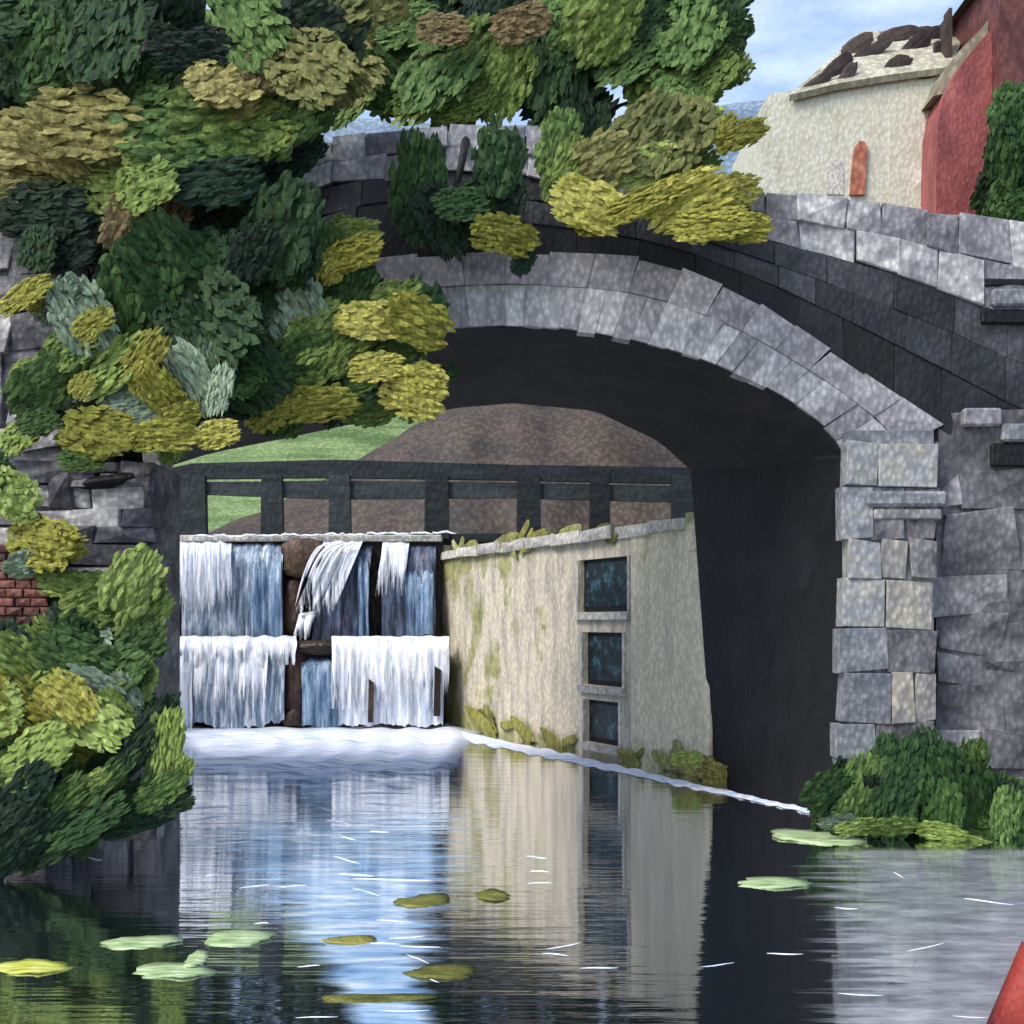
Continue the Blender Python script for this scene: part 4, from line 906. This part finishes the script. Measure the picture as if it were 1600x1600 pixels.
# strip of grass along the top of the far bank under the arch (left)
fb = empty('bank_shrub', tuple(W(40, 1330)), 'bushy green and yellow shrub with dark hollows on the left bank beside the waterfall', 'shrub')
scatter(fb, 30, (-60, 1020, 210, 1250), 14.4, (100, 150), ['dk', 'md', 'fo', 'bl'], dy=.4, keep=lambda u, v: v < 1300 - max(0, u) * .55)
scatter(fb, 12, (-60, 1190, 110, 1320), 13.6, (90, 140), ['dk', 'bl', 'fo'], ang=(25, 50), dy=.2, keep=lambda u, v: v < 1345 - max(0, u) * .9)
dabs(fb, 13.4, [(40, 1105, 160, 76, -42, 'yl'), (105, 1150, 140, 70, -30, 'yl'), (20, 1180, 120, 90, 20, 'lg'), (80, 1065, 130, 90, 30, 'lg'), (30, 1040, 100, 70, -40, 'lg'), (150, 1095, 130, 90, -30, 'sg'), (190, 1130, 110, 80, 40, 'md'), (142, 1190, 130, 60, 40, 'lg'), (100, 1225, 160, 60, 42, 'md'), (200, 1190, 140, 44, 46, 'dk', 13.2), (236, 1140, 120, 44, 60, 'dk', 13.2), (265, 1165, 110, 48, 80, 'lg', 13.1), (250, 1200, 70, 40, 60, 'md', 13.1), (40, 1240, 130, 60, 45, 'bl', 13.1), (84, 1262, 140, 46, 40, 'md', 13), (20, 1290, 120, 60, 40, 'dk', 13), (130, 1240, 110, 40, 40, 'lg', 13), (170, 1060, 120, 80, 30, 'md'), (120, 1030, 110, 80, -20, 'md'), (200, 1070, 90, 70, 60, 'lg'), (170, 1215, 110, 36, 42, 'md', 13), (-10, 1110, 100, 90, 10, 'lg'), (20, 1330, 110, 44, 38, 'dk', 12.9), (64, 1306, 100, 40, 40, 'bl', 12.9), (0, 1352, 90, 40, 38, 'bl', 12.8), (200, 1255, 130, 50, 30, 'dk', 13.2), (250, 1236, 100, 44, 35, 'md', 13.1), (276, 1212, 80, 40, 50, 'lg', 13), (140, 1286, 130, 50, 30, 'fo', 13), (210, 1282, 110, 40, 16, 'bl', 13.1), (90, 1322, 120, 44, 25, 'dk', 12.9), (270, 1256, 70, 34, 20, 'dk', 13.1), (60, 1180, 120, 80, 30, 'lg', 13.1), (150, 1130, 110, 70, -30, 'lg', 13.1), (110, 1090, 90, 60, -40, 'yl', 13.1)], .2)
fc = empty('wall_shrub', tuple(P(120, 980, 15.2)), 'loose green shrub growing on the left wall under the black slot', 'shrub')
scatter(fc, 10, (60, 900, 236, 1010), 15.5, (70, 110), ['md', 'fo', 'lg'], dy=.12)
dabs(fc, 15.1, [(205, 910, 110, 80, 60, 'lg'), (160, 940, 120, 70, 30, 'lg'), (110, 915, 100, 44, -10, 'lg'), (225, 960, 90, 60, 50, 'lg'), (190, 985, 110, 60, 30, 'md'), (130, 985, 100, 60, -30, 'sg'), (70, 1000, 100, 60, -40, 'lg'), (220, 1010, 80, 60, 40, 'md')], .2)
fd_ = empty('wall_shrub', tuple(P(65, 850, 15)), 'single bright yellow leaf clump above the red bricks at the left edge', 'shrub')
dabs(fd_, 14.9, [(67, 848, 112, 80, -14, 'yl'), (40, 880, 60, 40, 20, 'sg'), (10, 770, 70, 110, 60, 'lg'), (-10, 740, 60, 60, 30, 'md')], .1)
fe = empty('bank_shrub', tuple(W(1420, 1330)), 'dense dark green bush at the foot of the stone pilaster on the right bank', 'shrub')
scatter(fe, 34, (1280, 1190, 1640, 1320), 15.9, (60, 100), ['fo', 'fo', 'md', 'dk'], ang=(50, 110), dy=.3, keep=lambda u, v: v > 1160 + abs(u - 1430) * (.42 if u < 1430 else .5) and v < 1290 + max(0, u - 1400) * .34)
dabs(fe, 15.5, [(1400, 1200, 100, 76, 80, 'fo'), (1446, 1178, 80, 56, 80, 'fo'), (1350, 1225, 90, 70, 70, 'md'), (1290, 1235, 80, 54, 50, 'fo'), (1480, 1215, 100, 70, 100, 'fo'), (1400, 1255, 110, 70, 70, 'fo'), (1530, 1262, 110, 70, 100, 'fo'), (1570, 1270, 80, 50, 70, 'md'), (1470, 1275, 110, 60, 90, 'fo'), (1330, 1265, 80, 50, 60, 'md'), (1550, 1310, 110, 56, -20, 'fo'), (1600, 1290, 90, 70, 60, 'md'), (1610, 1340, 90, 40, -20, 'fo'), (1390, 1290, 80, 28, 5, 'lg', 15.3), (1470, 1300, 70, 28, -10, 'lg', 15.3), (1340, 1292, 70, 26, 8, 'lg', 15.3), (1310, 1284, 60, 22, 5, 'sg', 15.3), (1530, 1322, 70, 24, -20, 'lg', 15.3)], .2)
ff = empty('garden_tree', tuple(P(1590, 420, 34)), 'dark green tree in front of the red house at the top right', 'tree')
trunk(ff, [(P(1592, 520, 34), .2), (P(1590, 330, 34), .16), (P(1585, 190, 34), .08)])
scatter(ff, 20, (1550, 140, 1680, 400), 34.4, (60, 100), ['dk', 'fo'], ang=(50, 110), dy=.3)
dabs(ff, 33.6, [(1575, 170, 80, 56, 70, 'fo'), (1570, 225, 100, 60, 80, 'fo'), (1590, 270, 110, 70, 80, 'fo'), (1565, 310, 90, 44, 60, 'md'), (1600, 200, 90, 70, 80, 'fo'), (1590, 325, 90, 50, 30, 'fo'), (1640, 250, 120, 90, 70, 'fo'), (1548, 330, 60, 30, 70, 'md')], .2)
fg = empty('bank_shrub', tuple(WA + Vector((.5, -.4, 0))), 'low pale moss clump at the water line below the corner of the pale wall', 'shrub')
dabs(fg, WA.y - .5, [(1095, 1196, 56, 34, -10, 'kh'), (1125, 1212, 60, 34, -18, 'kh'), (1150, 1224, 50, 26, -25, 'kh'), (1075, 1186, 46, 26, 0, 'lg')], .1)

# ------------------------------------------------------------------ floating leaves
t = NT('lily_pad'); pos = t.add('ShaderNodeTexCoord').outputs['Object']; a = t.noise(t.map(pos, (1, 5, 1)), 3, 5, .65)
t.l.new(t.ramp(a, [(.32, lin((104, 132, 82))), (.5, lin((160, 182, 128))), (.68, lin((214, 226, 196)))]), t.b.inputs['Base Color']); t.b.inputs['Roughness'].default_value = .45; t.bump(a, .5, .02); M['pad'] = t.m
t = NT('yellow_pad'); pos = t.add('ShaderNodeTexCoord').outputs['Object']; a = t.noise(t.map(pos, (1, 5, 1)), 3, 5, .65)
t.l.new(t.ramp(a, [(.32, lin((130, 140, 40))), (.5, lin((190, 194, 76))), (.68, lin((230, 232, 170)))]), t.b.inputs['Base Color']); t.b.inputs['Roughness'].default_value = .45; t.bump(a, .5, .02); M['ypad'] = t.m
M['mossrefl'] = painted('moss_reflection', [(84, 92, 40), (128, 130, 62), (168, 160, 84)], (1, 3, 1), scale=3, grain=24, vary=.2, dist=.006)  # reflection of the wall moss, painted as flat olive patches
PADS = 'pale leaves floating on the river'
def pad(u, v, L, h, mat, label, ang=0):            # a cupped floating leaf: L and h are its extent in the picture
    c = W(u, v); sx = L * c.y / F / 2; near_, far_ = W(u, v + h / 2).y, W(u, v - h / 2).y; sy = (far_ - near_) / 2
    r = random.Random(int(u * 7 + v)); v_ = [(0, 0, .015)]; n_ = 22; f_ = []
    for ring in (.55, 1):
        for i in range(n_):
            a = 2 * math.pi * i / n_; k = ring * (1 + .16 * math.sin(2 * a + u) + .12 * r.uniform(-1, 1))
            v_.append((sx * k * math.cos(a), sy * k * math.sin(a), .012 + .010 * ring * (math.sin(a * 2 + v) + .3)))
    for i in range(n_):
        j = (i + 1) % n_; f_ += [(0, 1 + i, 1 + j), (1 + i, 1 + n_ + i, 1 + n_ + j, 1 + j)]
    m_ = len(v_); v_ += [(x * .97, y * .97, z - .014) for x, y, z in v_]; f_ += [tuple(m_ + q for q in reversed(f)) for f in list(f_)]
    f_ += [(1 + n_ + i, m_ + 1 + n_ + i, m_ + 1 + n_ + (i + 1) % n_, 1 + n_ + (i + 1) % n_) for i in range(n_)]
    o = mesh('lily_pad', v_, f_, M[mat], None, True); o.location = c + Vector((0, 0, -.006)); o.rotation_euler.z = math.radians(ang)
    return tag(o, label, 'lily pad', PADS)
pad(226, 1472, 118, 22, 'pad', 'pale green floating leaf in the dark water, upper left one of the three together')
pad(376, 1466, 112, 26, 'pad', 'greenish floating leaf right of the other pads in the dark water')
pad(272, 1518, 112, 26, 'pad', 'pale floating leaf nearest the viewer with a small curled leaf on its edge')
pad(306, 1500, 40, 22, 'pad', 'small curled white green leaf touching the tip of a larger floating leaf')
pad(52, 1512, 110, 24, 'ypad', 'bright yellow floating leaf at the left edge of the picture')
pad(1278, 1308, 124, 30, 'pad', 'large pale floating leaf below the dark green bush on the right')
pad(1352, 1300, 70, 18, 'pad', 'narrow pale leaf floating between the big pad and the bush')
pad(1212, 1380, 130, 16, 'pad', 'thin pale green leaf floating on the black water right of the wall reflection')
pad(660, 1408, 78, 22, 'mossrefl', 'painted olive moss reflection on the blue water in mid stream')
pad(770, 1400, 60, 16, 'mossrefl', 'small painted olive moss reflection beside the reflected wall')
pad(545, 1470, 100, 12, 'mossrefl', 'long yellow green painted moss reflection left of the white foam')
pad(590, 1560, 190, 14, 'mossrefl', 'long ochre painted moss reflection nearest the bottom of the picture')
pad(690, 1520, 130, 20, 'mossrefl', 'painted olive moss reflection in front of the wall reflection')

# ------------------------------------------------------------------ red boat at the lower right corner
boat = empty('rowing_boat', (4.9, 8.1, 0), 'red painted wooden boat with only its bow showing in the bottom right corner', 'boat')
v_, f_ = [], []
NS, NK = 18, 11
for i in range(NS + 1):
    a = i / NS; hw = .62 * math.sin(math.pi * min(.5, .03 + a * .62)) ** .75 * (1 - .25 * max(0, a - .6)); sheer = .52 - .20 * math.sin(math.pi * min(1, a * 1.1)); bx = 3.16 + 3.4 * a
    for k in range(NK):
        q = -1 + 2 * k / (NK - 1); y = hw * abs(q) ** .7 * (1 if q > 0 else -1); z = -.14 + (sheer + .14) * abs(q) ** 1.7
        v_.append((bx + (.14 * (1 - z / .5) * -1 if i == 0 else 0) + (.16 * abs(q) if i < 2 else 0), 8.25 + y, z))
for i in range(NS):
    for k in range(NK - 1): f_.append((i * NK + k, (i + 1) * NK + k, (i + 1) * NK + k + 1, i * NK + k + 1))
f_.append(tuple(range(NK))); f_.append(tuple(NS * NK + k for k in range(NK)))
hull = mesh('hull', v_, f_, M['boat'], boat, True)
sm = hull.modifiers.new('thickness', 'SOLIDIFY'); sm.thickness = .03
for bx in (4.3, 5.4):
    box('bench', (bx, 7.72, .2), (bx + .24, 8.78, .24), M['boatin'], boat, .01)
